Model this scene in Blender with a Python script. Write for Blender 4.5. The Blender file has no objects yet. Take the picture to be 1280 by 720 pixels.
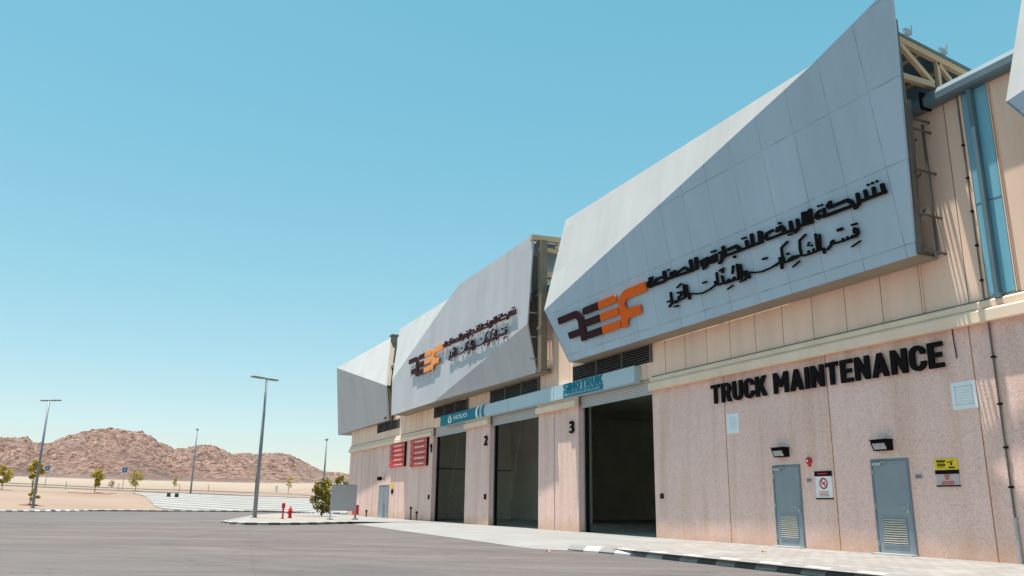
import bpy, bmesh, math, random
from mathutils import Vector, Matrix, noise
rad = math.radians
scene = bpy.context.scene
COL = scene.collection

# ------------------------------------------------------------------ camera
cam_d = bpy.data.cameras.new("Camera"); cam = bpy.data.objects.new("camera", cam_d); COL.objects.link(cam)
cam_d.sensor_width = 36.0; cam_d.sensor_fit = 'HORIZONTAL'
cam_d.lens = 36.0 * 1027.96 / 1280.0
cam_d.clip_start = 0.1; cam_d.clip_end = 6000
YAW, PIT, ROL = rad(65.782), rad(14.732), rad(0.7997)
fw = Vector((-math.sin(YAW)*math.cos(PIT), math.cos(YAW)*math.cos(PIT), math.sin(PIT)))
r0v = Vector((math.cos(YAW), math.sin(YAW), 0)); u0v = r0v.cross(fw)
rt = math.cos(ROL)*r0v + math.sin(ROL)*u0v
up = -math.sin(ROL)*r0v + math.cos(ROL)*u0v
M = Matrix((rt, up, -fw)).transposed().to_4x4(); M.translation = Vector((0, -16.5, 1.023))
cam.matrix_world = M
scene.camera = cam

# ------------------------------------------------------------------ sky and sun
LIGHT = Vector((0.75, 1.0, -7.2)).normalized()           # the way the sunlight travels
EL = math.asin(-LIGHT.z)
AZ = math.atan2(-LIGHT.x, -LIGHT.y)
world = bpy.data.worlds.new("World"); scene.world = world; world.use_nodes = True
wn = world.node_tree; bg = wn.nodes['Background']
sky = wn.nodes.new('ShaderNodeTexSky'); sky.sky_type = 'NISHITA'; sky.sun_disc = False
sky.sun_elevation = EL; sky.sun_rotation = AZ; sky.altitude = 100
sky.air_density = 1.0; sky.dust_density = 0.35; sky.ozone_density = 1.0
hs = wn.nodes.new('ShaderNodeHueSaturation'); hs.inputs['Hue'].default_value = 0.470; hs.inputs['Saturation'].default_value = 1.42; hs.inputs['Value'].default_value = 1.0
wn.links.new(sky.outputs[0], hs.inputs['Color']); gm = wn.nodes.new('ShaderNodeGamma'); gm.inputs[1].default_value = 0.5
wn.links.new(hs.outputs[0], gm.inputs[0]); tn = wn.nodes.new('ShaderNodeMix'); tn.data_type = 'RGBA'; tn.blend_type = 'MULTIPLY'; tn.inputs[0].default_value = 1.0; tn.inputs[7].default_value = (0.96, 1.0, 1.0, 1)
wn.links.new(gm.outputs[0], tn.inputs[6]); wn.links.new(tn.outputs[2], bg.inputs[0])
bg.inputs[1].default_value = 0.138
sun_d = bpy.data.lights.new("sun", 'SUN'); sun_d.energy = 3.6; sun_d.angle = rad(0.53); sun_d.color = (1.0, 0.93, 0.84)
sun = bpy.data.objects.new("sun", sun_d); COL.objects.link(sun); sun.location = (0, -40, 60)
sun.rotation_euler = LIGHT.to_track_quat('-Z', 'Y').to_euler()
vs = scene.view_settings
scene.display_settings.display_device = 'sRGB'
vs.view_transform = 'Standard'; vs.look = 'None'; vs.exposure = 1.32; vs.gamma = 1.0; vs.use_curve_mapping = False
scene.cycles.max_bounces = 8; scene.cycles.diffuse_bounces = 5
try: scene.cycles.use_denoising = True
except Exception: pass

# ------------------------------------------------------------------ materials
def new_mat(name, rough=0.7, metal=0.0, spec=0.3):
    m = bpy.data.materials.new(name); m.use_nodes = True
    nt = m.node_tree; b = nt.nodes['Principled BSDF']
    b.inputs['Roughness'].default_value = rough; b.inputs['Metallic'].default_value = metal
    b.inputs['Specular IOR Level'].default_value = spec
    return m, nt, b
class N:
    """small node helper: everything reads the world position of the surface"""
    def __init__(s, nt): s.nt = nt; s.geo = nt.nodes.new('ShaderNodeNewGeometry')
    def l(s, a, b): s.nt.links.new(a, b)
    def pos(s, scale=(1, 1, 1)):
        mp = s.nt.nodes.new('ShaderNodeMapping'); mp.inputs['Scale'].default_value = scale
        s.l(s.geo.outputs['Position'], mp.inputs['Vector']); return mp.outputs[0]
    def noise(s, scale, detail=4, rough=.55, vec=None, dist=0):
        n = s.nt.nodes.new('ShaderNodeTexNoise'); n.inputs['Scale'].default_value = scale
        n.inputs['Detail'].default_value = detail; n.inputs['Roughness'].default_value = rough; n.inputs['Distortion'].default_value = dist
        s.l(vec if vec is not None else s.geo.outputs['Position'], n.inputs['Vector']); return n.outputs['Fac']
    def voro(s, scale, vec=None, out='Distance', feature='F1'):
        n = s.nt.nodes.new('ShaderNodeTexVoronoi'); n.feature = feature; n.inputs['Scale'].default_value = scale
        s.l(vec if vec is not None else s.geo.outputs['Position'], n.inputs['Vector']); return n.outputs[out]
    def ramp(s, fac, stops, interp='LINEAR'):
        r = s.nt.nodes.new('ShaderNodeValToRGB'); cr = r.color_ramp; cr.interpolation = interp
        while len(cr.elements) < len(stops): cr.elements.new(0.5)
        for e, (p, c) in zip(cr.elements, stops):
            e.position = p; e.color = (c, c, c, 1) if isinstance(c, (int, float)) else (*c, 1)
        s.l(fac, r.inputs[0]); return r.outputs[0]
    def mix(s, fac, a, b, mode='MIX'):
        n = s.nt.nodes.new('ShaderNodeMix'); n.data_type = 'RGBA'; n.blend_type = mode
        for v, i in ((fac, 0), (a, 6), (b, 7)):
            if isinstance(v, (int, float)): n.inputs[i].default_value = v if i == 0 else (v, v, v, 1)
            elif isinstance(v, tuple): n.inputs[i].default_value = (*v, 1)
            else: s.l(v, n.inputs[i])
        return n.outputs[2]
    def math(s, op, a, b=None, clamp=False):
        n = s.nt.nodes.new('ShaderNodeMath'); n.operation = op; n.use_clamp = clamp
        for v, i in ((a, 0), (b, 1)):
            if v is None: continue
            if isinstance(v, (int, float)): n.inputs[i].default_value = v
            else: s.l(v, n.inputs[i])
        return n.outputs[0]
    def xyz(s):
        n = s.nt.nodes.new('ShaderNodeSeparateXYZ'); s.l(s.geo.outputs['Position'], n.inputs[0]); return n.outputs
    def bump(s, h, b, strength=.3, dist=.02):
        n = s.nt.nodes.new('ShaderNodeBump'); n.inputs['Strength'].default_value = strength; n.inputs['Distance'].default_value = dist
        s.l(h, n.inputs['Height']); s.l(n.outputs[0], b.inputs['Normal'])
def plain(name, col, rough=.6, metal=0., var=.12, scale=3., spec=.3):
    m, nt, b = new_mat(name, rough, metal, spec); n = N(nt)
    f = n.ramp(n.noise(scale, 5, .6), [(.3, 1 - var), (.7, 1 + var * .5)])
    c = n.mix(1.0, col, f, 'MULTIPLY'); n.l(c, b.inputs['Base Color']); return m

def m_pebble():
    m, nt, b = new_mat('pebble_dash', .9); n = N(nt)
    big = n.noise(.35, 4, .6)
    streak = n.noise(1.0, 5, .65, n.pos((1.6, 1.6, .12)))
    base = n.mix(n.ramp(big, [(.3, 0.), (.7, 1.)]), (.79, .535, .47), (.86, .60, .535))
    base = n.mix(n.ramp(streak, [(.47, 0.), (.68, .5)]), base, (.60, .37, .25))
    cell = n.voro(40, out='Color')
    sep = nt.nodes.new('ShaderNodeSeparateColor'); n.l(cell, sep.inputs[0])
    peb = n.ramp(sep.outputs[0], [(0, .70), (.12, .88), (.5, 1.0), (1, 1.10)])
    base = n.mix(.85, base, peb, 'MULTIPLY')
    dark = n.ramp(n.noise(22, 2, .5), [(.62, 0.), (.68, 1.)])
    base = n.mix(n.math('MULTIPLY', dark, .32), base, (.20, .13, .11))
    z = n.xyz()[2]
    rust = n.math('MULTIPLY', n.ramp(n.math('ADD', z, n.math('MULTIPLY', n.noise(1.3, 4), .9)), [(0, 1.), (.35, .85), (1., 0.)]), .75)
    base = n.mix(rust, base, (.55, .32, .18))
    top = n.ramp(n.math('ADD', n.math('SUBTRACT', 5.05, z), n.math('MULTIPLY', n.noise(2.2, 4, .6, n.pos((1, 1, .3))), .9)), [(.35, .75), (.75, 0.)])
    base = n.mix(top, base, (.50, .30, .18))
    n.l(base, b.inputs['Base Color'])
    n.bump(n.voro(32), b, .22, .010); return m
def m_clad(name='beige_cladding', col=(.92, .645, .50), pitch=1.165, phase=-12.0):
    m, nt, b = new_mat(name, .6, 0, .3); n = N(nt)
    x, y, z = n.xyz()
    t = n.math('DIVIDE', n.math('SUBTRACT', x, phase), pitch)
    fr = n.math('FRACT', t); fl = n.math('FLOOR', t)
    wn_ = nt.nodes.new('ShaderNodeTexWhiteNoise'); wn_.noise_dimensions = '1D'; n.l(fl, wn_.inputs['W'])
    tone = n.ramp(wn_.outputs['Value'], [(0, .93), (1, 1.04)])
    c = n.mix(1.0, col, tone, 'MULTIPLY')
    grime = n.ramp(n.noise(.8, 6, .65, n.pos((2, 2, .25))), [(.35, 0.), (.75, .35)])
    c = n.mix(grime, c, (.50, .36, .25))
    spot = n.ramp(n.noise(2.1, 3, .6), [(.70, 0.), (.74, .7)])
    c = n.mix(spot, c, (.38, .20, .09))
    jn = n.math('LESS_THAN', fr, .018)
    c = n.mix(jn, c, (.16, .11, .08)); n.l(c, b.inputs['Base Color']); return m
def m_panel(name, col, pitch=1.25, phase=-12.85, zp=1.88, zph=8.82, line=.6, rough=.5):
    m, nt, b = new_mat(name, rough, 0.0, .35); n = N(nt)
    x, y, z = n.xyz()
    tx = n.math('DIVIDE', n.math('SUBTRACT', x, phase), pitch); tz_ = n.math('DIVIDE', n.math('SUBTRACT', z, zph), zp)
    cx = nt.nodes.new('ShaderNodeCombineXYZ'); n.l(n.math('FLOOR', tx), cx.inputs[0]); n.l(n.math('FLOOR', tz_), cx.inputs[1])
    w = nt.nodes.new('ShaderNodeTexWhiteNoise'); w.noise_dimensions = '2D'; n.l(cx.outputs[0], w.inputs['Vector'])
    c = n.mix(1.0, col, n.ramp(w.outputs['Value'], [(0, .955), (1, 1.03)]), 'MULTIPLY')
    c = n.mix(1.0, c, n.ramp(n.noise(.5, 6, .6, n.pos((2.5, 2.5, .3))), [(.3, .93), (.7, 1.04)]), 'MULTIPLY')
    lx = n.math('LESS_THAN', n.math('FRACT', tx), .020); lz = n.math('LESS_THAN', n.math('FRACT', tz_), .014)
    j = n.math('MAXIMUM', lx, lz)
    wob = n.ramp(n.noise(1.7, 3), [(.35, .25), (.65, 1.)])
    c = n.mix(n.math('MULTIPLY', n.math('MULTIPLY', j, line), wob), c, (.10, .12, .14))
    n.l(c, b.inputs['Base Color']); n.bump(n.noise(.9, 2, .4), b, .12, .12); return m
def m_asphalt():
    m, nt, b = new_mat('asphalt', .92, 0, .2); n = N(nt)
    rot = nt.nodes.new('ShaderNodeMapping'); rot.vector_type = 'POINT'; rot.inputs['Rotation'].default_value = (0, 0, rad(-66)); n.l(n.geo.outputs['Position'], rot.inputs['Vector'])
    def st_(sx, sy):
        m_ = nt.nodes.new('ShaderNodeMapping'); m_.inputs['Scale'].default_value = (sx, sy, 1); n.l(rot.outputs[0], m_.inputs['Vector']); return m_.outputs[0]
    a = n.noise(.09, 6, .62); c = n.mix(n.ramp(a, [(.3, 0.), (.7, 1.)]), (.117, .103, .100), (.148, .128, .122))
    c = n.mix(n.ramp(n.noise(1., 7, .72, st_(.10, .42), .5), [(.45, 0.), (.60, .75)]), c, (.088, .079, .079))
    c = n.mix(n.ramp(n.noise(1., 6, .70, st_(.16, .9), .3), [(.53, 0.), (.68, .7)]), c, (.205, .160, .142))
    c = n.mix(n.ramp(n.noise(1., 6, .70, st_(.30, 1.6), .3), [(.53, 0.), (.64, .65)]), c, (.080, .070, .070))
    far = n.ramp(n.noise(.035, 3, .5), [(.42, 0.), (.62, .5)])
    c = n.mix(far, c, (.113, .113, .121))
    x, y, z = n.xyz()
    def arc_(cx, cy, r, w, k):
        d2 = n.math('SQRT', n.math('ADD', n.math('POWER', n.math('SUBTRACT', x, cx), 2), n.math('POWER', n.math('SUBTRACT', y, cy), 2)))
        e = n.math('ABSOLUTE', n.math('SUBTRACT', d2, r)); return n.math('MULTIPLY', n.ramp(n.math('DIVIDE', e, w), [(.45, 1.), (1., 0.)]), n.math('MULTIPLY', n.ramp(n.noise(.35, 5, .7), [(.42, 0.), (.60, 1.)]), k))
    for cx, cy, r in ((-24, 2, 15.2), (-24, 2, 17.3), (-52, -40, 30.), (-52, -40, 32.1), (-8, -34, 21.), (-8, -34, 23.)): c = n.mix(arc_(cx, cy, r, .30, .26), c, (.075, .066, .066))
    pb = n.nt.nodes.new('ShaderNodeTexBrick'); pm_ = n.nt.nodes.new('ShaderNodeMapping'); pm_.inputs['Rotation'].default_value = (0, 0, .12); pm_.inputs['Location'].default_value = (2.2, 1.1, 0); n.l(n.geo.outputs['Position'], pm_.inputs['Vector']); n.l(pm_.outputs[0], pb.inputs['Vector'])
    pb.inputs['Scale'].default_value = 1.0; pb.inputs['Brick Width'].default_value = 19.; pb.inputs['Row Height'].default_value = 7.5; pb.inputs['Mortar Size'].default_value = .025; pb.inputs['Mortar Smooth'].default_value = .6
    c = n.mix(n.math('MULTIPLY', pb.outputs['Fac'], .2), c, (.07, .06, .06))
    drip = n.ramp(n.noise(2.6, 3, .5), [(.70, 0.), (.74, .6)]); c = n.mix(drip, c, (.06, .05, .05))
    peb2 = n.ramp(n.noise(9, 2, .5), [(.70, 0.), (.74, .5)]); c = n.mix(peb2, c, (.30, .26, .23))
    fine = n.ramp(n.noise(60, 2, .6), [(.3, .82), (.7, 1.15)])
    c = n.mix(1., c, fine, 'MULTIPLY')
    st = n.ramp(n.noise(.9, 5, .6), [(.66, 0.), (.72, .4)])
    c = n.mix(st, c, (.08, .068, .068))
    ck = n.voro(.16, feature='DISTANCE_TO_EDGE', vec=None)
    dist = n.nt.nodes.new('ShaderNodeVectorMath'); dist.operation = 'ADD'
    nc = n.nt.nodes.new('ShaderNodeTexNoise'); nc.inputs['Scale'].default_value = .8; n.l(n.geo.outputs['Position'], nc.inputs['Vector'])
    n.l(n.geo.outputs['Position'], dist.inputs[0]); n.l(nc.outputs['Color'], dist.inputs[1])
    ck = n.voro(.14, vec=dist.outputs[0], feature='DISTANCE_TO_EDGE')
    c = n.mix(n.math('MULTIPLY', n.math('LESS_THAN', ck, .0025), .18), c, (.07, .06, .06))
    n.l(c, b.inputs['Base Color']); n.bump(n.noise(70, 3), b, .35, .01); return m
def m_concrete(name, col=(.60, .60, .57), slab=None):
    m, nt, b = new_mat(name, .85, 0, .25); n = N(nt)
    c = n.mix(n.ramp(n.noise(.5, 6, .6), [(.3, 0.), (.7, 1.)]), tuple(v * .88 for v in col), tuple(min(1, v * 1.08) for v in col))
    c = n.mix(n.ramp(n.noise(.33, 5, .7, n.pos((.5, 1.6, 1))), [(.56, 0.), (.75, .45)]), c, tuple(v * .62 for v in col))
    c = n.mix(1., c, n.ramp(n.noise(40, 2), [(.3, .92), (.7, 1.06)]), 'MULTIPLY')
    if slab:
        x, y, z = n.xyz()
        j = n.math('LESS_THAN', n.math('FRACT', n.math('DIVIDE', x, slab)), .006)
        c = n.mix(n.math('MULTIPLY', j, .6), c, (.2, .19, .18))
    n.l(c, b.inputs['Base Color']); n.bump(n.noise(30, 3), b, .2, .01); return m
def m_paver():
    m, nt, b = new_mat('paving_blocks', .85, 0, .25); n = N(nt)
    br = nt.nodes.new('ShaderNodeTexBrick'); n.l(n.geo.outputs['Position'], br.inputs['Vector'])
    br.inputs['Scale'].default_value = 1.0; br.inputs['Brick Width'].default_value = .40; br.inputs['Row Height'].default_value = .20
    br.inputs['Mortar Size'].default_value = .012; br.inputs['Color1'].default_value = (.315, .295, .28, 1); br.inputs['Color2'].default_value = (.225, .21, .20, 1)
    br.inputs['Mortar'].default_value = (.15, .135, .13, 1); br.inputs['Bias'].default_value = -.15; br.offset = .5
    c = n.mix(1., br.outputs['Color'], n.ramp(n.noise(.7, 6, .6), [(.3, .86), (.7, 1.08)]), 'MULTIPLY')
    x, y, z = n.xyz()
    zz = n.math('ABSOLUTE', n.math('SUBTRACT', n.math('FRACT', n.math('MULTIPLY', x, .62)), .5))
    row = n.math('FRACT', n.math('MULTIPLY', n.math('ADD', y, n.math('MULTIPLY', zz, .5)), 1.25))
    c = n.mix(n.math('MULTIPLY', n.math('LESS_THAN', row, .4), .30), c, (.22, .215, .215))
    sand = n.ramp(n.noise(.45, 5, .65), [(.58, 0.), (.78, .5)])
    c = n.mix(sand, c, (.44, .36, .27))
    n.l(c, b.inputs['Base Color']); n.bump(br.outputs['Fac'], b, -.4, .01); return m
def m_kerb():
    m, nt, b = new_mat('painted_kerb', .75, 0, .3); n = N(nt)
    uv = nt.nodes.new('ShaderNodeUVMap'); sp = nt.nodes.new('ShaderNodeSeparateXYZ'); n.l(uv.outputs[0], sp.inputs[0])
    k = n.math('LESS_THAN', n.math('FRACT', n.math('DIVIDE', sp.outputs[0], 1.2)), .5)
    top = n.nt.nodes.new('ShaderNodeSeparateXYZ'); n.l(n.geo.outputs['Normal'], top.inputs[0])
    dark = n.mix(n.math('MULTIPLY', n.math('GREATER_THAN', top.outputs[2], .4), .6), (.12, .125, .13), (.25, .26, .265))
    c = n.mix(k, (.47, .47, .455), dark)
    wear = n.ramp(n.noise(3.5, 6, .7), [(.56, 0.), (.72, .6)])
    c = n.mix(wear, c, (.28, .275, .26))
    gap = n.math('LESS_THAN', n.math('FRACT', n.math('DIVIDE', sp.outputs[0], .6)), .02)
    c = n.mix(gap, c, (.1, .09, .08)); n.l(c, b.inputs['Base Color']); return m
def m_sand():
    m, nt, b = new_mat('desert_sand', .95, 0, .1); n = N(nt)
    c = n.mix(n.ramp(n.noise(.045, 6, .6), [(.3, 0.), (.7, 1.)]), (.225, .165, .127), (.285, .222, .178))
    c = n.mix(n.ramp(n.noise(.4, 5, .65, n.pos((1, 1, 1))), [(.58, 0.), (.75, .5)]), c, (.33, .21, .13))
    x, y, z = n.xyz()
    c = n.mix(n.ramp(n.math('ADD', n.math('MULTIPLY', z, .16), n.math('MULTIPLY', n.noise(.05, 4), .25)), [(.50, 0.), (.72, .8)]), c, (.305, .255, .205))
    n.l(c, b.inputs['Base Color']); n.bump(n.noise(2.5, 6, .65), b, .6, .15); return m
def m_lot():
    m, nt, b = new_mat('striped_paving', .85, 0, .2); n = N(nt)
    d = n.nt.nodes.new('ShaderNodeVectorMath'); d.operation = 'DOT_PRODUCT'; d.inputs[1].default_value = (.80, -.60, 0)
    n.l(n.geo.outputs['Position'], d.inputs[0])
    fr = n.math('FRACT', n.math('DIVIDE', d.outputs['Value'], 3.6))
    c = n.mix(n.ramp(fr, [(.50, 0.), (.56, 1.), (.94, 1.), (1., 0.)]), (.30, .295, .285), (.165, .163, .16))
    c = n.mix(1., c, n.ramp(n.noise(.3, 5), [(.3, .9), (.7, 1.07)]), 'MULTIPLY')
    n.l(c, b.inputs['Base Color']); return m
def m_rock():
    m, nt, b = new_mat('pink_rock', .95, 0, .1); n = N(nt)
    att = nt.nodes.new('ShaderNodeAttribute'); att.attribute_name = 'scree'
    vec = n.nt.nodes.new('ShaderNodeVectorMath'); vec.operation = 'ADD'
    nc = n.nt.nodes.new('ShaderNodeTexNoise'); nc.inputs['Scale'].default_value = .12; nc.inputs['Detail'].default_value = 4
    sc = n.nt.nodes.new('ShaderNodeVectorMath'); sc.operation = 'SCALE'; sc.inputs['Scale'].default_value = 5.
    n.l(n.geo.outputs['Position'], nc.inputs['Vector']); n.l(nc.outputs['Color'], sc.inputs[0])
    n.l(n.geo.outputs['Position'], vec.inputs[0]); n.l(sc.outputs[0], vec.inputs[1])
    base = n.mix(n.ramp(n.noise(.03, 5, .6), [(.35, 0.), (.65, 1.)]), (.40, .265, .21), (.50, .345, .28))
    base = n.mix(n.ramp(n.noise(.16, 6, .7), [(.46, 0.), (.62, .8)]), base, (.33, .20, .16))
    pale = n.ramp(n.noise(.5, 5, .7), [(.58, 0.), (.68, .8)])
    base = n.mix(pale, base, (.60, .47, .39))
    dk = n.ramp(n.noise(.48, 9, .8), [(.495, 0.), (.55, .95)])
    base = n.mix(dk, base, (.12, .065, .055))
    cr2 = n.voro(.22, vec=vec.outputs[0], feature='DISTANCE_TO_EDGE')
    base = n.mix(n.ramp(cr2, [(.0, .6), (.06, 0.)]), base, (.14, .075, .06))
    cell = n.voro(.55, vec=vec.outputs[0], out='Color'); sc_ = nt.nodes.new('ShaderNodeSeparateColor'); n.l(cell, sc_.inputs[0])
    base = n.mix(.8, base, n.ramp(sc_.outputs[0], [(0, .62), (.3, .9), (1, 1.12)]), 'MULTIPLY')
    varn = n.ramp(n.noise(.035, 7, .7), [(.55, 0.), (.64, .75)])
    base = n.mix(varn, base, (.17, .12, .11))
    scree = n.mix(n.ramp(n.noise(.5, 5, .7), [(.35, 0.), (.7, 1.)]), (.24, .18, .16), (.34, .26, .23))
    c = n.mix(att.outputs['Fac'], base, scree)
    n.l(c, b.inputs['Base Color']); n.bump(n.noise(.30, 8, .75), b, 1.0, 3.0); return m
def m_leaf(name, a, bcol):
    m, nt, b = new_mat(name, .6, 0, .25); n = N(nt)
    c = n.mix(n.ramp(n.noise(2.6, 3, .6), [(.36, 0.), (.64, 1.)]), a, bcol); n.l(c, b.inputs['Base Color'])
    try: b.inputs['Subsurface Weight'].default_value = 0
    except Exception: pass
    return m
def m_shutter():
    m, nt, b = new_mat('shutter_slats', .5, .2, .4); n = N(nt)
    z = n.xyz()[2]; f = n.math('FRACT', n.math('DIVIDE', z, .09))
    n.l(n.mix(n.ramp(f, [(0, 0.), (.16, .0), (.22, 1.)]), (.16, .15, .14), (.50, .46, .43)), b.inputs['Base Color']); return m
def m_fibre():
    m, nt, b = new_mat('blue_translucent_sheet', .35, 0, .5); n = N(nt)
    c = n.mix(n.ramp(n.noise(.7, 5, .6, n.pos((3, 3, .4))), [(.3, 0.), (.7, 1.)]), (.135, .36, .47), (.20, .45, .56)); n.l(c, b.inputs['Base Color']); return m

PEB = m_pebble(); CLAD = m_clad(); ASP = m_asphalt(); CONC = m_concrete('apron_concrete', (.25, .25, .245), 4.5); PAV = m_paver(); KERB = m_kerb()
SAND = m_sand(); LOT = m_lot(); ROCK = m_rock(); SHUT = m_shutter(); FIBRE = m_fibre()
PANEL_SHADED = m_panel('silver_panel_shaded', (.41, .51, .60)); PANEL2 = m_panel('silver_panel_pale', (.475, .470, .49), phase=-33.0, line=.12, rough=.45)  # one paint: blue shade painted into the first tone, grazing sun into the second
PANEL_SUNLIT = m_panel('silver_panel_sunlit', (.50, .50, .495), line=.10)  # sunlit copy of the silver panel, brightness painted into the colour
CORN = plain('cornice_render', (.86, .66, .50), .8, 0, .10, 1.3)
CEMENT = m_concrete('cement', (.42, .42, .40)); ISL = m_concrete('island_paving', (.275, .255, .23))
INT = plain('interior_plaster', (.92, .90, .82), .9, 0, .1, .5); INTF = plain('interior_floor', (.36, .36, .34), .5, 0, .3, .8)
GUT = plain('gutter_steel', (.12, .185, .215), .45, .1, .15, 1.5, .5); STEEL = plain('tan_painted_steel', (.55, .38, .23), .55, .0, .15, 2.)
DARKST = plain('weathered_steel', (.16, .145, .13), .6, .2, .25, 2.5); GALV = plain('galvanised_steel', (.42, .43, .43), .4, .5, .15, 4.)
POLE = plain('lamp_pole_grey', (.25, .275, .30), .45, .3, .12, 2.); DOORM = plain('door_grey_paint', (.235, .275, .31), .45, 0, .09, 1.8, .4)
DFRAME = plain('door_frame_paint', (.17, .21, .25), .5, 0, .1, 2.); LOUV = plain('louvre_pale', (.52, .47, .40), .5, .1, .1, 5.)
BLACK = plain('matt_black', (.012, .010, .010), .8, 0, .15, 5., .05); BROWN = plain('logo_brown', (.045, .015, .018), .7, 0, .08, 4., .08)
ORANGE = plain('logo_orange', (.80, .13, .010), .6, 0, .06, 4., .1); ORANGE2 = plain('logo_amber', (.85, .27, .02), .4, 0, .06, 4., .4)
RED = plain('red_paint', (.55, .018, .022), .4, 0, .15, 5., .4); REDB = plain('red_board', (.62, .035, .035), .45, 0, .12, 2.)
WHITE = plain('white_paint', (.80, .80, .78), .6, 0, .05, 3.); PRINT = plain('faded_print', (.60, .65, .68), .7, 0, .1, 9.); PAPER = plain('white_paper', (.78, .82, .84), .7, 0, .04, 4.)
TEAL = plain('teal_sign', (.006, .21, .29), .55, 0, .08, 2., .1); BEAM = plain('pale_blue_band', (.42, .54, .60), .4, 0, .05, .8, .4)
YEL = plain('yellow_sign', (.80, .56, .02), .45, 0, .06, 4.); GREYB = plain('grey_board', (.44, .43, .45), .5, .1, .06, 1.2)
SIGNGR = plain('sign_plate', (.50, .44, .43), .45, .2, .06, 4.); GLASS = plain('lamp_glass', (.33, .36, .38), .15, 0, .3, 9., .6)
RUST = plain('rust_joint', (.40, .19, .07), .9, 0, .35, 6.); DJOINT = plain('dark_joint', (.12, .09, .08), .9, 0, .2, 5.)
BLUES = plain('blue_sign', (.02, .22, .42), .5, 0, .05, 5.); TRUNK = plain('bark', (.20, .14, .09), .9, 0, .25, 6.)
LEAFB = m_leaf('bush_leaves', (.06, .075, .012), (.33, .265, .03)); LEAFY = m_leaf('young_leaves', (.28, .235, .02), (.52, .40, .045))
LEAFD = m_leaf('dry_twigs', (.26, .15, .07), (.36, .24, .13)); DIRT = plain('bare_soil', (.30, .165, .09), .95, 0, .3, 2.)
GREENBOX = plain('dark_green_box', (.03, .07, .06), .6, 0, .1, 4.); DRYLEAF = plain('dead_leaf', (.40, .10, .04), .7, 0, .2, 30.); TANLEAF = plain('tan_leaf', (.50, .33, .16), .7, 0, .2, 30.)
ROOFM = plain('roof_sheet', (.35, .37, .38), .5, .2, .1, .6)

# ------------------------------------------------------------------ mesh helpers
class MB:
    def __init__(s): s.v = []; s.f = []; s.uv = None
    def add(s, vs, fs):
        o = len(s.v); s.v += [Vector(v) for v in vs]; s.f += [tuple(i + o for i in f) for f in fs]; return s
    def box(s, x0, x1, y0, y1, z0, z1):
        return s.add([(x0,y0,z0),(x1,y0,z0),(x1,y1,z0),(x0,y1,z0),(x0,y0,z1),(x1,y0,z1),(x1,y1,z1),(x0,y1,z1)],
                     [(0,3,2,1),(4,5,6,7),(0,1,5,4),(1,2,6,5),(2,3,7,6),(3,0,4,7)])
    def bar(s, p, q, w, h=None, upv=(0, 0, 1)):
        p = Vector(p); q = Vector(q); h = h or w; d = (q - p).normalized(); u = Vector(upv)
        if abs(d.dot(u)) > .98: u = Vector((0, 1, 0))
        a = d.cross(u).normalized() * w / 2; b_ = a.cross(d).normalized() * h / 2
        vs = [c + sa*a + sb*b_ for c in (p, q) for sa, sb in ((-1,-1),(1,-1),(1,1),(-1,1))]
        return s.add(vs, [(0,3,2,1),(4,5,6,7),(0,1,5,4),(1,2,6,5),(2,3,7,6),(3,0,4,7)])
    def tube(s, pts, rs, n=10, cap=True):
        pts = [Vector(p) for p in pts]; rs = rs if isinstance(rs, (list, tuple)) else [rs] * len(pts); rings = []; o = len(s.v)
        for i, p in enumerate(pts):
            d = (pts[min(i+1, len(pts)-1)] - pts[max(i-1, 0)]).normalized(); u = Vector((0, 0, 1)) if abs(d.z) < .95 else Vector((0, 1, 0))
            a = d.cross(u).normalized(); b_ = a.cross(d)
            for k in range(n):
                t = 2*math.pi*k/n; s.v.append(p + (a*math.cos(t) + b_*math.sin(t)) * rs[i])
        for i in range(len(pts)-1):
            for k in range(n):
                k2 = (k+1) % n; s.f.append((o+i*n+k, o+i*n+k2, o+(i+1)*n+k2, o+(i+1)*n+k))
        if cap:
            s.f.append(tuple(o+k for k in reversed(range(n)))); s.f.append(tuple(o+(len(pts)-1)*n+k for k in range(n)))
        return s
    def prism(s, poly, off):
        """planar polygon (3-D points) thickened by the vector off"""
        n = len(poly); off = Vector(off); vs = [Vector(p) for p in poly] + [Vector(p) + off for p in poly]
        return s.add(vs, [tuple(range(n)), tuple(reversed(range(n, 2*n)))] + [((i+1) % n, i, i+n, (i+1) % n + n) for i in range(n)])
    def build(s, name, mat, parent=None, loc=None, smooth=False, bevel=0):
        root = parent
        while root is not None and root.parent is not None: root = root.parent
        off = Vector(loc) if loc is not None else (root.location.copy() if root is not None else Vector((0, 0, 0)))
        me = bpy.data.meshes.new(name); me.from_pydata([v - off for v in s.v], [], s.f); me.validate()
        bm = bmesh.new(); bm.from_mesh(me); bmesh.ops.recalc_face_normals(bm, faces=bm.faces); bm.to_mesh(me); bm.free()
        if smooth:
            for p in me.polygons: p.use_smooth = True
        me.materials.append(mat); o = bpy.data.objects.new(name, me); COL.objects.link(o)
        if loc is not None and parent is None: o.location = off
        if parent is not None: o.parent = parent
        if bevel:
            bv = o.modifiers.new('bevel', 'BEVEL'); bv.width = bevel; bv.segments = 2; bv.limit_method = 'ANGLE'
        return o
def each(mb, name, mat, parent):
    for m in islands(mb): m.build(name, mat, parent)
def tag(o, label=None, cat=None, group=None, kind=None):
    if label: o['label'] = label
    if cat: o['category'] = cat
    if group: o['group'] = group
    if kind: o['kind'] = kind
    return o
def thing(name, loc, label, cat, group=None):
    o = bpy.data.objects.new(name, None); COL.objects.link(o); o.location = loc; o.empty_display_size = .3
    return tag(o, label, cat, group)
def struct(o): o['kind'] = 'structure'; return o
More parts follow.
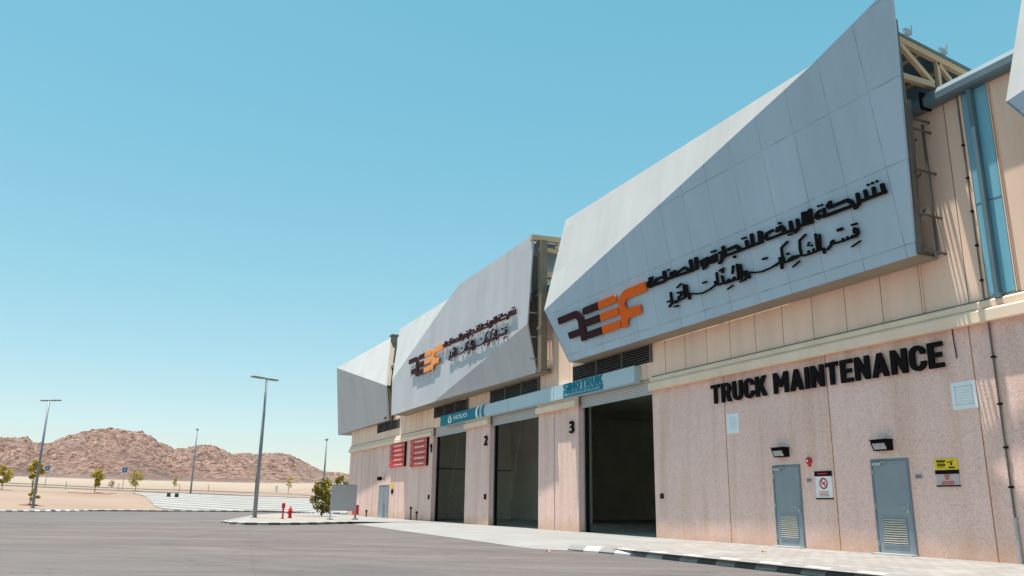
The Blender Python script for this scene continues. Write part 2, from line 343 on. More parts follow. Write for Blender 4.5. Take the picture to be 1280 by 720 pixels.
def copy_tree(o, parent=None):
    c = o.copy(); COL.objects.link(c)
    if parent is not None: c.parent = parent
    for ch in [x for x in COL.objects if x.parent == o]: copy_tree(ch, c)
    return c

# ------------------------------------------------------------------ lettering
def boldsans(t):
    r = ''
    for c in t:
        if 'A' <= c <= 'Z': r += chr(0x1D5D4 + ord(c) - 65)
        elif 'a' <= c <= 'z': r += chr(0x1D5EE + ord(c) - 97)
        elif '0' <= c <= '9': r += chr(0x1D7EC + ord(c) - 48)
        else: r += c
    return r
def fill_contours(cs):
    """non-zero winding fill of closed outlines -> points, triangles, rim edges"""
    from mathutils.geometry import delaunay_2d_cdt
    vs, fs, sg = [], [], []
    for c in cs:
        ar = sum(c[i][0]*c[(i+1) % len(c)][1] - c[(i+1) % len(c)][0]*c[i][1] for i in range(len(c))); sg.append(1 if ar > 0 else -1)
        o = len(vs); vs += [Vector((p[0], p[1])) for p in (c if ar > 0 else c[::-1])]; fs.append(list(range(o, o+len(c))))
    ov, oe, of, _, _, orig = delaunay_2d_cdt(vs, [], fs, 0, 1e-6)
    tri = []
    for f, og in zip(of, orig):
        if sum(sg[i] for i in og) != 0: tri.append(tuple(f))
    cnt = {}
    for f in tri:
        for i in range(len(f)): e = (f[i], f[(i+1) % len(f)]); cnt[e] = 1
    rim = [e for e in cnt if (e[1], e[0]) not in cnt]
    return [(v.x, v.y) for v in ov], tri, rim
def grow(c, d):
    n = len(c); out = []
    for i in range(n):
        a, b_, e = Vector(c[i-1]), Vector(c[i]), Vector(c[(i+1) % n]); u = (b_-a); w = (e-b_)
        if u.length < 1e-7 or w.length < 1e-7: out.append(c[i]); continue
        u.normalize(); w.normalize(); m = Vector((-(u.y+w.y), u.x+w.x)); L = m.length
        if L < .25: out.append(c[i]); continue
        m /= L; k = min(1.6, 1/max(.3, math.sqrt(max(0, (1+u.dot(w))/2)))); out.append((b_.x+m.x*d*k, b_.y+m.y*d*k))
    return out
def font_contours(body, offset=0., spacing=1., word=1.):
    c = bpy.data.curves.new('txt', 'FONT'); c.body = body; c.size = 1; c.resolution_u = 3; c.space_character = spacing; c.space_word = word; c.fill_mode = 'NONE'
    o = bpy.data.objects.new('txt', c); COL.objects.link(o)
    dg = bpy.context.evaluated_depsgraph_get(); me = bpy.data.meshes.new_from_object(o.evaluated_get(dg))
    nb = {}
    for e in me.edges: a, b_ = e.vertices; nb.setdefault(a, []).append(b_); nb.setdefault(b_, []).append(a)
    co = [(v.co.x, v.co.y) for v in me.vertices]; seen = set(); cs = []
    for v0 in range(len(co)):
        if v0 in seen or len(nb.get(v0, [])) < 2: continue
        loop = [v0]; seen.add(v0); nx = v0+1 if v0+1 in nb[v0] else nb[v0][0]
        while nx not in seen:
            loop.append(nx); seen.add(nx); q = [k for k in nb[nx] if k not in seen]
            if not q: break
            nx = q[0]
        pts = []
        for k in loop:
            if not pts or abs(co[k][0]-pts[-1][0])+abs(co[k][1]-pts[-1][1]) > 1e-5: pts.append(co[k])
        if len(pts) > 2: cs.append(pts)
    bpy.data.objects.remove(o); bpy.data.curves.remove(c); bpy.data.meshes.remove(me)
    if offset:
        big = max(cs, key=lambda c_: abs(sum(c_[i][0]*c_[(i+1) % len(c_)][1] - c_[(i+1) % len(c_)][0]*c_[i][1] for i in range(len(c_)))))
        ar = sum(big[i][0]*big[(i+1) % len(big)][1] - big[(i+1) % len(big)][0]*big[i][1] for i in range(len(big)))
        d = -offset if ar > 0 else offset
        cs = [grow(c_, d) for c_ in cs]
    return cs
def solid(cs, O, U, V, u0, u1, v0, v1, depth):
    P, T, rim = fill_contours(cs); used = sorted({i for t in T for i in t})
    xs = [P[i][0] for i in used]; ys = [P[i][1] for i in used]; x0, x1, y0, y1 = min(xs), max(xs), min(ys), max(ys)
    O = Vector(O); U = Vector(U); V = Vector(V); W = U.cross(V); mp = {i: k for k, i in enumerate(used)}; n = len(used)
    base = [O + U*(u0 + (P[i][0]-x0)/(x1-x0)*(u1-u0)) + V*(v0 + (P[i][1]-y0)/(y1-y0)*(v1-v0)) for i in used]
    mb = MB(); mb.v = base + [p + W*depth for p in base]
    mb.f = [tuple(mp[i] for i in reversed(t)) for t in T] + [tuple(mp[i]+n for i in t) for t in T] + [(mp[a], mp[b_], mp[b_]+n, mp[a]+n) for a, b_ in rim]
    return mb
def text_mb(body, O, U, V, u0, u1, v0, v1, depth=.05, offset=0., spacing=1., word=1.):
    """solid lettering fitted to the rectangle u0..u1 by v0..v1 of the plane O,U,V (front towards U x V)"""
    return solid(font_contours(body, offset, spacing, word), O, U, V, u0, u1, v0, v1, depth)
def _arc(cx, cy, rx, ry, a0, a1, n=8): return [(cx+rx*math.cos(math.radians(a0+(a1-a0)*k/n)), cy+ry*math.sin(math.radians(a0+(a1-a0)*k/n))) for k in range(n+1)]
BLOCK = {   # heavy engineering-style capitals: width, outlines (outer anticlockwise, holes clockwise)
 'T': (.60, [[(.20,0),(.40,0),(.40,.82),(.60,.82),(.60,1),(0,1),(0,.82),(.20,.82)]]),
 'I': (.20, [[(0,0),(.20,0),(.20,1),(0,1)]]),
 'E': (.55, [[(0,0),(.55,0),(.55,.18),(.20,.18),(.20,.41),(.49,.41),(.49,.59),(.20,.59),(.20,.82),(.55,.82),(.55,1),(0,1)]]),
 'N': (.64, [[(0,0),(.20,0),(.20,.56),(.45,0),(.64,0),(.64,1),(.44,1),(.44,.46),(.19,1),(0,1)]]),
 'M': (.80, [[(0,0),(.20,0),(.20,.58),(.34,.28),(.46,.28),(.60,.58),(.60,0),(.80,0),(.80,1),(.61,1),(.40,.54),(.19,1),(0,1)]]),
 'A': (.70, [[(0,0),(.21,0),(.255,.18),(.445,.18),(.49,0),(.70,0),(.44,1),(.26,1)], [(.298,.34),(.35,.60),(.402,.34)]]),
 'K': (.66, [[(0,0),(.20,0),(.20,.26),(.27,.37),(.44,0),(.66,0),(.40,.55),(.65,1),(.42,1),(.20,.60),(.20,1),(0,1)]]),
 'U': (.62, [_arc(.31,.30,.31,.31,180,360) + [(.62,1),(.42,1),(.42,.30)] + _arc(.31,.30,.11,.12,360,180) + [(.20,1),(0,1)]]),
 'C': (.60, [_arc(.31,.70,.31,.31,0,180) + _arc(.31,.30,.31,.31,180,360) + [(.62,.36),(.42,.36),(.42,.30)] + _arc(.31,.30,.11,.12,360,180) + _arc(.31,.70,.11,.12,180,0) + [(.42,.64),(.62,.64)]]),
 'R': (.64, [[(0,0),(.20,0),(.20,.38),(.30,.38),(.43,0),(.65,0),(.49,.42)] + _arc(.33,.70,.30,.30,-45,90) + [(0,1)], [(.20,.82)] + _arc(.33,.69,.10,.13,90,-90) + [(.20,.56)]]),
 'O': (.62, [_arc(.31,.70,.31,.31,0,180) + _arc(.31,.30,.31,.31,180,360), list(reversed(_arc(.31,.70,.12,.13,0,180) + _arc(.31,.30,.12,.13,180,360)))]),
 'S': (.60, [[(0,.20),(0,0),(.44,0),(.60,.16),(.60,.44),(.46,.58),(.20,.58),(.20,.80),(.58,.80),(.58,1),(.14,1),(0,.86),(0,.56),(.14,.42),(.40,.42),(.40,.20)]]),
}
def block_text(body, O, U, V, u0, u1, v0, v1, depth, gap=.105, space=.30):
    x = 0; spans = []
    for ch in body:
        if ch == ' ': x += space; continue
        w, cs = BLOCK[ch]; spans.append((ch, x, w)); x += w + gap
    tot = x - gap; res = []
    for ch, xx, w in spans:
        k = (u1-u0)/tot; ys = [p[1] for c in BLOCK[ch][1] for p in c]; xs = [p[0] for c in BLOCK[ch][1] for p in c]
        res.append(solid(BLOCK[ch][1], O, U, V, u0+(xx+min(xs))*k, u0+(xx+max(xs))*k, v0+(v1-v0)*min(ys), v0+(v1-v0)*max(ys), depth))
    return res
def islands(mb):
    """split a mesh into its loose pieces, joined again where their extents along x overlap"""
    bm = bmesh.new(); vs = [bm.verts.new(v) for v in mb.v]; bm.verts.index_update()
    par = list(range(len(vs)))
    def fd(i):
        while par[i] != i: par[i] = par[par[i]]; i = par[i]
        return i
    key = {}
    for i, v in enumerate(mb.v):
        k = tuple(round(c, 4) for c in v); key.setdefault(k, i); par[fd(i)] = fd(key[k])
    for f in mb.f:
        for i in f[1:]: par[fd(i)] = fd(f[0])
    bm.free(); groups = {}
    for f in mb.f: groups.setdefault(fd(f[0]), []).append(f)
    res = []
    for fl in groups.values():
        ids = sorted({i for f in fl for i in f}); mp = {i: k for k, i in enumerate(ids)}
        m2 = MB(); m2.v = [mb.v[i] for i in ids]; m2.f = [tuple(mp[i] for i in f) for f in fl]; res.append(m2)
    return res
def plate(mb_u0, mb_u1, v0, v1, y0, y1): return MB().box(mb_u0, mb_u1, y0, y1, v0, v1)
WALLU, WALLV = (1, 0, 0), (0, 0, 1)        # on the facade: W = U x V = -Y, towards the yard
def rules(u0, u1, zs, y, t=.02, jit=0, rng=random.Random(3)):
    mb = MB()
    for z in zs:
        a = u0 + jit*rng.random(); b_ = u1 - jit*rng.random(); mb.box(a, b_, y - .004, y, z - t/2, z + t/2)
    return mb

# ------------------------------------------------------------------ ground
def sheet(name, poly, z, mat):
    return struct(MB().add([(x, y, z if not callable(z) else z(x, y)) for x, y in poly], [tuple(range(len(poly)))]).build(name, mat))
def disc(name, r, z, mat, n=64):
    return sheet(name, [(r*math.cos(2*math.pi*k/n), -16.5 + r*math.sin(2*math.pi*k/n)) for k in range(n)], z, mat)
disc('ground', 2500, -.30, SAND); disc('road', 150, -.13, ASP)

KL = [(-10,-110),(-55,-65),(-79,-25.6),(-88,-19),(-91,-11),(-93,-4),(-88,-1),(-80.6,.3),(-79,12),(-79,60),(-40,140)]
def edge_r(th):
    dx, dy = math.cos(th), math.sin(th); best = None
    for (ax, ay), (bx, by) in zip(KL, KL[1:]):
        ay += 16.5; by += 16.5; ex, ey = bx-ax, by-ay; det = -dx*ey + ex*dy
        if abs(det) < 1e-9: continue
        t = (-ax*ey + ex*ay)/det; s = (dx*ay - dy*ax)/det
        if t > 0 and -1e-6 <= s <= 1+1e-6 and (best is None or t < best): best = t
    return best
def tz(s): s = min(max(s, 0), 289); return -.02 + .052*s - .00009*s*s
def polar(th, r): return (r*math.cos(th), -16.5 + r*math.sin(th))
def fan(name, t0, t1, nt_, ss, mat, dz=0., z_of=None, smooth=True):
    """terrain sheet over bearings t0..t1; ss(th) gives the distances beyond the kerb"""
    mb = MB(); n = None
    for i in range(nt_+1):
        th = t0 + (t1-t0)*i/nt_; R = edge_r(th); row = ss(th); n = len(row)
        for s in row: x, y = polar(th, R+s); mb.v.append(Vector((x, y, tz(s) + dz + (.06*noise.noise((x*.15, y*.15, 0)) if (s > 6 and dz == 0) else 0))))
    for i in range(nt_):
        for k in range(n-1): a = i*n+k; mb.f.append((a, a+1, a+n+1, a+n))
    return struct(mb.build(name, mat, smooth=smooth))
SS = [0, .6, 2, 4, 7, 10, 14, 19, 25, 32, 40, 50, 62, 78, 100, 130, 170, 220, 289, 420, 700, 1100]
fan('desert_terrain', 1.9, 3.9, 140, lambda th: SS, SAND)
def lerp(t, pts):
    if t <= pts[0][0]: return pts[0][1]
    for (a, b_), (c, d) in zip(pts, pts[1:]):
        if t <= c: return b_ + (d-b_)*(t-a)/(c-a)
    return pts[-1][1]
lot_top = [(2.60, 20.), (2.9107, 23.6), (2.9333, 26.), (2.9998, 31.2), (3.0764, 38.), (3.1315, 38.7), (3.1370, 37.)]
lot_bot = [(2.60, .3), (3.075, .3), (3.093, 1.2), (3.105, 2.6), (3.114, 6.), (3.1168, 13.), (3.1207, 24.), (3.128, 31.), (3.137, 36.8)]
fan('paved_lot', 2.60, 3.137, 110, lambda th: [lerp(th, lot_bot) + (lerp(th, lot_top) - lerp(th, lot_bot))*k/14 for k in range(15)], LOT, .05)

# kerbs: a swept section with a running length in U for the paint
def kerb(name, pts, w=.22, top=-.005, bot=-.2, closed=False, zf=None):
    me_v, me_f, uvs = [], [], []
    P = [Vector((x, y, 0)) for x, y in pts]; L = 0; n = len(P); Ls = []
    # resample
    Q = []
    for i in range(n - (0 if closed else 1)):
        a, b_ = P[i], P[(i+1) % n]; m = max(1, int((b_-a).length/.6))
        for k in range(m): Q.append(a.lerp(b_, k/m))
    Q.append(P[0].copy() if closed else P[-1].copy())
    for i, p in enumerate(Q):
        d = (Q[min(i+1, len(Q)-1)] - Q[max(i-1, 0)]).normalized(); nrm = Vector((-d.y, d.x, 0))
        if i: L += (p - Q[i-1]).length
        zz = zf(p.x, p.y) if zf else 0
        for o, z in ((0, bot), (0, top-.10), (.13, top), (w, top), (w, bot)):
            me_v.append(p + nrm*o + Vector((0, 0, z + zz))); Ls.append(L)
    for i in range(len(Q)-1):
        for k in range(4): a = i*5+k; me_f.append((a, a+1, a+6, a+5))
    me = bpy.data.meshes.new(name); me.from_pydata(me_v, [], me_f); uvl = me.uv_layers.new(name='UVMap')
    for lp in me.loops: uvl.data[lp.index].uv = (Ls[lp.vertex_index], 0)
    bm = bmesh.new(); bm.from_mesh(me); bmesh.ops.recalc_face_normals(bm, faces=bm.faces); bm.to_mesh(me); bm.free()
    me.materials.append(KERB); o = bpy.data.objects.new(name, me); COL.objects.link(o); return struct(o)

# pavement and apron in front of the building
sheet('sidewalk', [(-19.2, -5.45), (30, -5.0), (30, .2), (-22.5, .2), (-21.5, -2.5), (-20.2, -4.6)], 0.0, PAV)
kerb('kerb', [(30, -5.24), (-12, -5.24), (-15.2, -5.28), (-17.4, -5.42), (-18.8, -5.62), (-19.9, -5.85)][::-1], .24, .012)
ap_out = [(-19.6, -6.05), (-20.6, -6.45), (-21.7, -6.45), (-24.5, -6.25), (-27.5, -6.1), (-33.6, -5.85), (-39, -5.5), (-45.8, -5.2)]
mb = MB()
for x, y in ap_out: mb.v += [Vector((x, y, -.122)), Vector((x + (.4 if x < -22 else 0), y*.62, -.03)), Vector((x - (1.2 if x > -23 else 0), .2, -.008))]
mb.v[0:3] = [Vector((-19.3, -5.6, -.118)), Vector((-20.0, -4.3, -.012)), Vector((-22.3, .2, -.008))]
for i in range(len(ap_out)-1):
    for k in range(2): a = i*3+k; mb.f.append((a, a+1, a+4, a+3))
struct(mb.build('concrete_apron', CONC))
sheet('paved_verge', [(-45.8, -5.25), (-45.8, .2), (-78, .2), (-78, -4.2), (-69, -5.0)], -.012, CONC)
isl = [(-43.3, -11.3), (-42.9, -10.2), (-43.3, -8.9), (-44.2, -7.5), (-45.4, -6.1), (-46.2, -5.2), (-69, -5.0), (-78, -4.0), (-68.7, -7.2), (-50.1, -11.1), (-46.6, -11.9), (-44.4, -11.8)]
sheet('traffic_island', isl, -.016, ISL)
kerb('kerb', [(-78, -4.0), (-68.7, -7.2), (-50.1, -11.1), (-46.6, -11.9), (-44.4, -11.8), (-43.3, -11.3), (-42.9, -10.2), (-43.3, -8.9), (-44.2, -7.5), (-45.4, -6.1), (-46.3, -5.25)], .24, .0)
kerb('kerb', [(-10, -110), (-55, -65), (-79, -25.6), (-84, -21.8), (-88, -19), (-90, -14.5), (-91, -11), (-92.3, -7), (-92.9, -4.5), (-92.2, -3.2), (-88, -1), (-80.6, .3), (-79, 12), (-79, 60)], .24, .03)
# low kerbs of the far desert road
def fk(name, ths, w=.16, h=.11):
    mb = MB()
    for (ta, sa), (tb, sb) in zip(ths, ths[1:]):
        m = 6
        for k in range(m):
            p = []
            for t in (k/m, (k+1)/m):
                th = ta+(tb-ta)*t; s = sa+(sb-sa)*t; x, y = polar(th, edge_r(th)+s); p.append(Vector((x, y, tz(s)+h/2)))
            mb.bar(p[0], p[1], w, h)
    return struct(mb.build(name, CEMENT))
fk('road_edge', [(3.2830, 56), (3.2599, 54.1), (3.1949, 48.5), (3.1252, 41.6), (3.0681, 39.), (2.9998, 33.), (2.93, 27.5)])
fk('road_edge', [(3.2830, 68), (3.2599, 66), (3.1949, 59), (3.1252, 52), (3.0681, 50.), (2.9998, 45.), (2.93, 35)])

# ------------------------------------------------------------------ rocky hills
SKY = [(-2.80,.030),(-2.92,.04376),(-2.9766,.04965),(-3.0169,.05402),(-3.0364,.05659),(-3.0407,.0568),(-3.0458,.05132),(-3.0605,.05034),(-3.0708,.05658),(-3.0886,.06411),(-3.1019,.06814),(-3.111,.06944),(-3.1227,.06959),(-3.1389,.06733),(3.1348,.0682),(3.1235,.06132),(3.1148,.05645),(3.0992,.0492),(3.0911,.05035),(3.0732,.05536),(3.0605,.05492),(3.0445,.04835),(3.0381,.04499),(3.0262,.04712),(3.0122,.04574),(2.9992,.0479),(2.9905,.04904),(2.977,.0476),(2.9631,.04163),(2.9444,.03122),(2.9305,.02699),(2.9168,.02635),(2.9058,.02474),(2.8659,.01999),(2.7909,.0150),(2.70,.010)]
SKY = sorted((t if t > 0 else t + 2*math.pi, e) for t, e in SKY)
def build_hills():
    t0, t1, nt_, nr = 2.72, 3.46, 460, 120
    H = [[0]*(nr+1) for _ in range(nt_+1)]; S = [[0]*(nr+1) for _ in range(nt_+1)]; RR = []
    for i in range(nt_+1):
        th = t0+(t1-t0)*i/nt_
        rs = 235 + 30*noise.noise((th*9, 1.3, 0)); rc = 430 + 70*noise.noise((th*7, 5.1, 0)) ; re = rc + 260
        RR.append((rs, re)); tgt = lerp(th, SKY)*rc + 1.0
        for k in range(nr+1):
            r = rs + (re-rs)*(k/nr); x, y = polar(th, r)
            t = (r-rs)/(rc-rs)
            sh = (t**1.15) if t <= 1 else max(0, 1-((t-1)*(rc-rs)/260)**1.4)
            rd = noise.ridged_multi_fractal((x*.011, y*.011, 3.7), 1.0, 2.1, 6, 1.0, 2.0)*.5
            rd2 = noise.ridged_multi_fractal((x*.045, y*.045, 9.1), .8, 2.2, 5, 1.0, 2.0)*.5
            scr = noise.fractal((x*.014, y*.014, 7.7), 1.0, 2.0, 3)
            f = min(1, max(0, (scr + .09)*5)) * (1 if t < .8 else max(0, 1-(t-.8)*6))
            f = max(f, min(1, max(0, (.16-t)*9)))
            amp = (.15+.85*min(1, t*1.6))*(1-.85*f)
            hgt = tgt*sh*(.72+.22*rd) + amp*(rd2-.5)*7*min(1, t*3) + amp*2.2*noise.turbulence((x*.16, y*.16, 2.), 4, True)*min(1, t*4)
            H[i][k] = hgt; S[i][k] = f
    # scale each bearing (smoothly) so that the skyline stands at the surveyed height
    fac = []
    for i in range(nt_+1):
        th = t0+(t1-t0)*i/nt_; rs, re = RR[i]; base = 5.0
        best = max((H[i][k]+base-1.0)/(rs+(re-rs)*k/nr) for k in range(nr+1)); fac.append(lerp(th, SKY)/max(best, .004))
    sm = []
    for i in range(nt_+1):
        w = [(j, math.exp(-((j-i)/2.2)**2)) for j in range(max(0, i-6), min(nt_, i+6)+1)]; sm.append(sum(fac[j]*q for j, q in w)/sum(q for _, q in w))
    mb = MB(); att = []
    for i in range(nt_+1):
        th = t0+(t1-t0)*i/nt_; rs, re = RR[i]
        for k in range(nr+1):
            r = rs+(re-rs)*k/nr; x, y = polar(th, r); t = k/nr
            s = r - edge_r(th); z = min(tz(s), 6.6) + (H[i][k])*sm[i]*min(1, t*12) - .5*(1-min(1, t*12))
            mb.v.append(Vector((x, y, z))); att.append(S[i][k])
    for i in range(nt_):
        for k in range(nr): a = i*(nr+1)+k; mb.f.append((a, a+1, a+nr+2, a+nr+1))
    o = mb.build('hills', ROCK); at = o.data.attributes.new('scree', 'FLOAT', 'POINT')
    at.data.foreach_set('value', att); return struct(o)
build_hills()

# ------------------------------------------------------------------ the building
B = thing('industrial_building', (-30, 0, 0), 'long beige and pink industrial workshop building with folded silver fascias and open roller doors', 'building')
def part(mb, name, mat, parent=B, label=None, bevel=0, smooth=False):
    o = mb.build(name, mat, parent, bevel=bevel, smooth=smooth)
    if label: o['label'] = label
    return o
XL, XR = -68.9, 34.0
OPEN = [(-48.0, -42.5), (-39.17, -33.55), (-29.86, -24.46)]
def between(lo, hi):
    out = []; a = lo
    for o0, o1 in OPEN: out.append((a, o0)); a = o1
    out.append((a, hi)); return out
SEG = between(XL, XR)
names = ['pink textured end wall', 'pink textured pillar', 'pink textured pillar', 'pink textured wall with two grey doors']
for (a, b_) in SEG:
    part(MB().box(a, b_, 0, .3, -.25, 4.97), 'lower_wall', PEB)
# expansion joints
for x in (-12.06, -16.30, -20.53, -7.8): part(MB().box(x-.012, x+.012, -.004, .02, 0, 4.97), 'wall_joint', RUST)
for x in (-32.0, -61.3, -55.6, -50.5, -64.9): part(MB().box(x-.014, x+.014, -.004, .02, 0, 4.97), 'wall_joint', DJOINT)
# cornice: lower band, groove, upper band, flashing
for (a, b_) in SEG:
    c = MB()
    prof = [(.02, 4.97), (-.17, 4.97), (-.17, 5.20), (-.13, 5.245), (-.06, 5.255), (-.06, 5.275), (-.09, 5.285), (-.09, 5.40), (-.05, 5.44), (.02, 5.45)]
    c.prism([(a, y, z) for y, z in prof], (b_-a, 0, 0)); part(c, 'cornice', CORN)
for a, b_ in ((-24.44, XR), (XL, -48.02)): part(MB().box(a, b_, -.02, .01, 5.455, 5.475), 'flashing', DARKST)
# cladding above
up_ = MB().box(XL, XR, .03, .3, 5.46, 10.6); up_.box(XL, XL+.3, .3, 30, -.2, 10.45); up_.box(XR-.3, XR, .3, 30, -.2, 10.45); up_.box(XL, XR, 29.7, 30, -.2, 10.45)
part(up_, 'upper_wall', CLAD)
for x in (-11.55, -10.86, -13.16): part(MB().box(x, x+.05, -.012, .05, 5.5, 10.4), 'cover_strip', CLAD)
# roof and gutter
part(MB().prism([(XL-.1, .03, 10.62), (XL-.1, 30.2, 12.3), (XL-.1, 30.2, 12.42), (XL-.1, .03, 10.74)], (XR-XL+.2, 0, 0)), 'roof', ROOFM)
g = MB(); gp = [(.02, 10.33), (-.22, 10.33), (-.28, 10.38), (-.28, 10.54), (-.25, 10.56), (-.12, 10.73), (.02, 10.78)]
g.prism([(XL, y, z) for y, z in gp], (XR-XL, 0, 0)); part(g, 'gutter', GUT)
for x in (-12.35, 8.5): part(MB().box(x, x+.07, -.30, .02, 10.30, 10.72), 'gutter_clip', BLACK)
# translucent strip with a downpipe over it
for k in range(2):
    x0, x1 = ((-11.48, -11.26), (-11.18, -10.88))[k]
    part(MB().box(x0, x1, -.005, .04, 5.52, 10.32), 'skylight_strip', FIBRE)
part(MB().box(-11.48, -10.88, -.010, .03, 7.62, 7.645), 'strip_joint', DARKST)
dp = MB().box(-11.27, -11.17, -.14, -.02, 5.52, 10.35); dp.box(-11.30, -11.14, -.15, -.01, 5.42, 5.52); part(dp, 'downpipe', GUT)
# conduit with clips
part(MB().tube([(-11.55, -.04, .9), (-11.55, -.04, 4.95)], .022, 8), 'conduit', DARKST)
part(MB().tube([(-11.58, -.03, 5.46), (-11.58, -.03, 10.33)], .018, 8), 'conduit', DARKST)
part(MB().tube([(-11.55, -.04, .0), (-11.55, -.04, .9)], .036, 8), 'conduit_sleeve', GALV)
ck = MB()
for z in (1.5, 2.3, 3.2, 4.2): ck.box(-11.59, -11.51, -.07, 0, z-.02, z+.02)
for z in (5.9, 6.7, 7.5, 8.3, 9.1): ck.box(-11.61, -11.55, -.06, .03, z-.02, z+.02)
each(ck, 'conduit_clip', BLACK, B)
part(MB().tube([(-12.45, -.02, 4.97), (-12.44, -.025, 4.7), (-12.42, -.02, 4.3)], .012, 6), 'loose_cable', BLACK)

# bay openings: band, louvres, shutters, guides, jamb
bm_ = MB().box(-46.03, -25.2, -.25, .028, 5.36, 5.96); part(bm_, 'sign_band', BEAM, label='pale blue sign band over the roller doors')
for x in (-41.2, -36.4, -31.6): part(MB().box(x-.008, x+.008, -.254, -.2, 5.36, 5.96), 'band_joint', DJOINT)
for i, (a, b_) in enumerate(((-60.7, -55.3), (-47.85, -42.4), (-39.1, -33.5), (-30.18, -24.44))):
    d = MB().box(a, b_, .018, .024, 6.02, 6.64); part(d, 'louvre_back', BLACK)
    fr = MB()
    for k in range(7):
        z = 6.05 + k*.09; fr.add([(a, -.05, z), (b_, -.05, z), (b_, .015, z+.05), (a, .015, z+.05), (a, -.05, z+.012), (b_, -.05, z+.012), (b_, .015, z+.062), (a, .015, z+.062)], [(0,3,2,1),(4,5,6,7),(0,1,5,4),(1,2,6,5),(2,3,7,6),(3,0,4,7)])
    n_ = 3
    for k in range(n_+1):
        x = a + (b_-a)*k/n_; fr.box(x-.03, x+.03, -.07, .02, 6.0, 6.66)
    part(fr, 'louvre_vent', DARKST)
for i, (a, b_) in enumerate(OPEN):
    sh = MB().box(a+.05, b_-.05, .10, .16, 4.95, 5.455); part(sh, 'roller_shutter', SHUT)
    part(MB().box(a+.05, b_-.05, .08, .18, 4.88, 4.95), 'shutter_rail', GALV)
    gd = MB().box(a+.0, a+.10, .22, .34, -.02, 5.4); gd.box(b_-.10, b_, .22, .34, -.02, 5.4); each(gd, 'guide_rail', GALV, B)
    gd = MB().box(a+.11, a+.24, .24, .36, -.02, 5.4); gd.box(b_-.24, b_-.11, .24, .36, -.02, 5.4); each(gd, 'guide_seal', BLACK, B)
    part(MB().box(a-.1, b_+.1, .3, .5, 5.2, 6.3), 'lintel', INT)
# interior hall
hall = MB().box(-56.2, -56.0, .3, 24, -.05, 7.5); hall.box(-56.2, -20.0, 23.8, 24, -.05, 7.5); hall.box(-20.2, -20.0, .3, 24, -.05, 7.5)
part(hall, 'interior_wall', INT)
part(MB().box(-56.2, -20.0, .3, 24, 7.5, 7.7), 'interior_ceiling', INT)
part(MB().box(-56.2, -20.0, .05, 24, -.22, -.012), 'interior_floor', INTF)
for x0, x1 in ((-42.0, -40.4), (-33.0, -31.2)):
    part(MB().box(x0, x1, .31, .9, -.01, 7.5), 'interior_pillar', INT)
part(MB().box(-56.0, -44.5, 8.8, 9.0, -.01, 7.5), 'added_bounce_wall', INT)  # wall added to bounce light around the left bays
part(MB().box(-56.0, -55.94, .4, 8.8, 3.35, 3.42), 'wall_rail', DARKST)
for x0, x1 in ((-46.9, -45.2), (-38.3, -36.6)):
    part(MB().bar((x0, .65, .2), (x1, .65, 5.2), .03), 'cross_brace', DARKST)
for x, y in ((-50.5, 8.6), (-47.4, 8.6)): part(MB().box(x, x+.15, y, y+.15, 0, 7.5), 'interior_column', DARKST)

# doors on the right
def door(x0, x1, ztop, double=False, lv=True):
    w = x1-x0
    f = MB().box(x0, x0+.05, -.03, .03, 0, ztop); f.box(x1-.05, x1, -.03, .03, 0, ztop); f.box(x0+.05, x1-.05, -.03, .03, ztop-.05, ztop)
    leaf = MB().box(x0+.055, x1-.055, -.018, .02, .02, ztop-.055)
    d = part(leaf, 'door', DOORM)
    part(f, 'frame', DFRAME, d)
    part(MB().box(x0-.03, x1+.03, -.004, .015, ztop+.002, ztop+.05), 'lintel_strip', CORN, d)
    part(MB().box(x0-.03, x1+.03, -.25, -.02, .0, .03), 'threshold', CEMENT, d)
    if double:
        part(MB().box((x0+x1)/2-.012, (x0+x1)/2+.012, -.026, -.018, .03, ztop-.06), 'meeting_strip', DFRAME, d)
        part(MB().box((x0+x1)/2+.06, (x0+x1)/2+.26, -.07, -.02, 1.0, 1.04), 'handle', GALV, d)
        return
    h = MB().box(x1-.16, x1-.10, -.03, -.018, .93, 1.13); h.bar((x1-.13, -.02, 1.06), (x1-.13, -.075, 1.06), .025); h.bar((x1-.12, -.075, 1.06), (x1-.27, -.075, 1.055), .026); part(h, 'handle', GALV, d)
    part(MB().box(x0+.08, x0+.34, -.075, -.018, ztop-.15, ztop-.085).bar((x0+.32, -.06, ztop-.08), (x0+.5, -.05, ztop-.07), .02), 'door_closer', GALV, d)
    hg = MB()
    for z in (.25, 1.1, ztop-.3): hg.box(x0+.03, x0+.06, -.04, -.018, z-.06, z+.06)
    each(hg, 'hinge', GALV, d)
    if lv:
        a, b_ = x0+.20*w, x1-.21*w
        part(MB().box(a, b_, -.0215, -.0185, .24, .82), 'louvre_back', BLACK, d)
        g = MB().box(a-.03, a, -.034, -.018, .21, .85); g.box(b_, b_+.03, -.034, -.018, .21, .85); g.box(a, b_, -.034, -.018, .82, .85); g.box(a, b_, -.034, -.018, .21, .24)
        part(g, 'louvre_frame', DOORM, d)
        s = MB()
        for k in range(11):
            z = .255 + k*.052; s.add([(a, -.036, z), (b_, -.036, z), (b_, -.022, z+.03), (a, -.022, z+.03), (a, -.036, z+.006), (b_, -.036, z+.006), (b_, -.022, z+.036), (a, -.022, z+.036)], [(0,3,2,1),(4,5,6,7),(0,1,5,4),(1,2,6,5),(2,3,7,6),(3,0,4,7)])
        part(s, 'louvre_slats', LOUV, d)
door(-15.10, -14.01, 2.20); door(-18.57, -17.51, 2.18); door(-59.5, -57.0, 2.22, True)

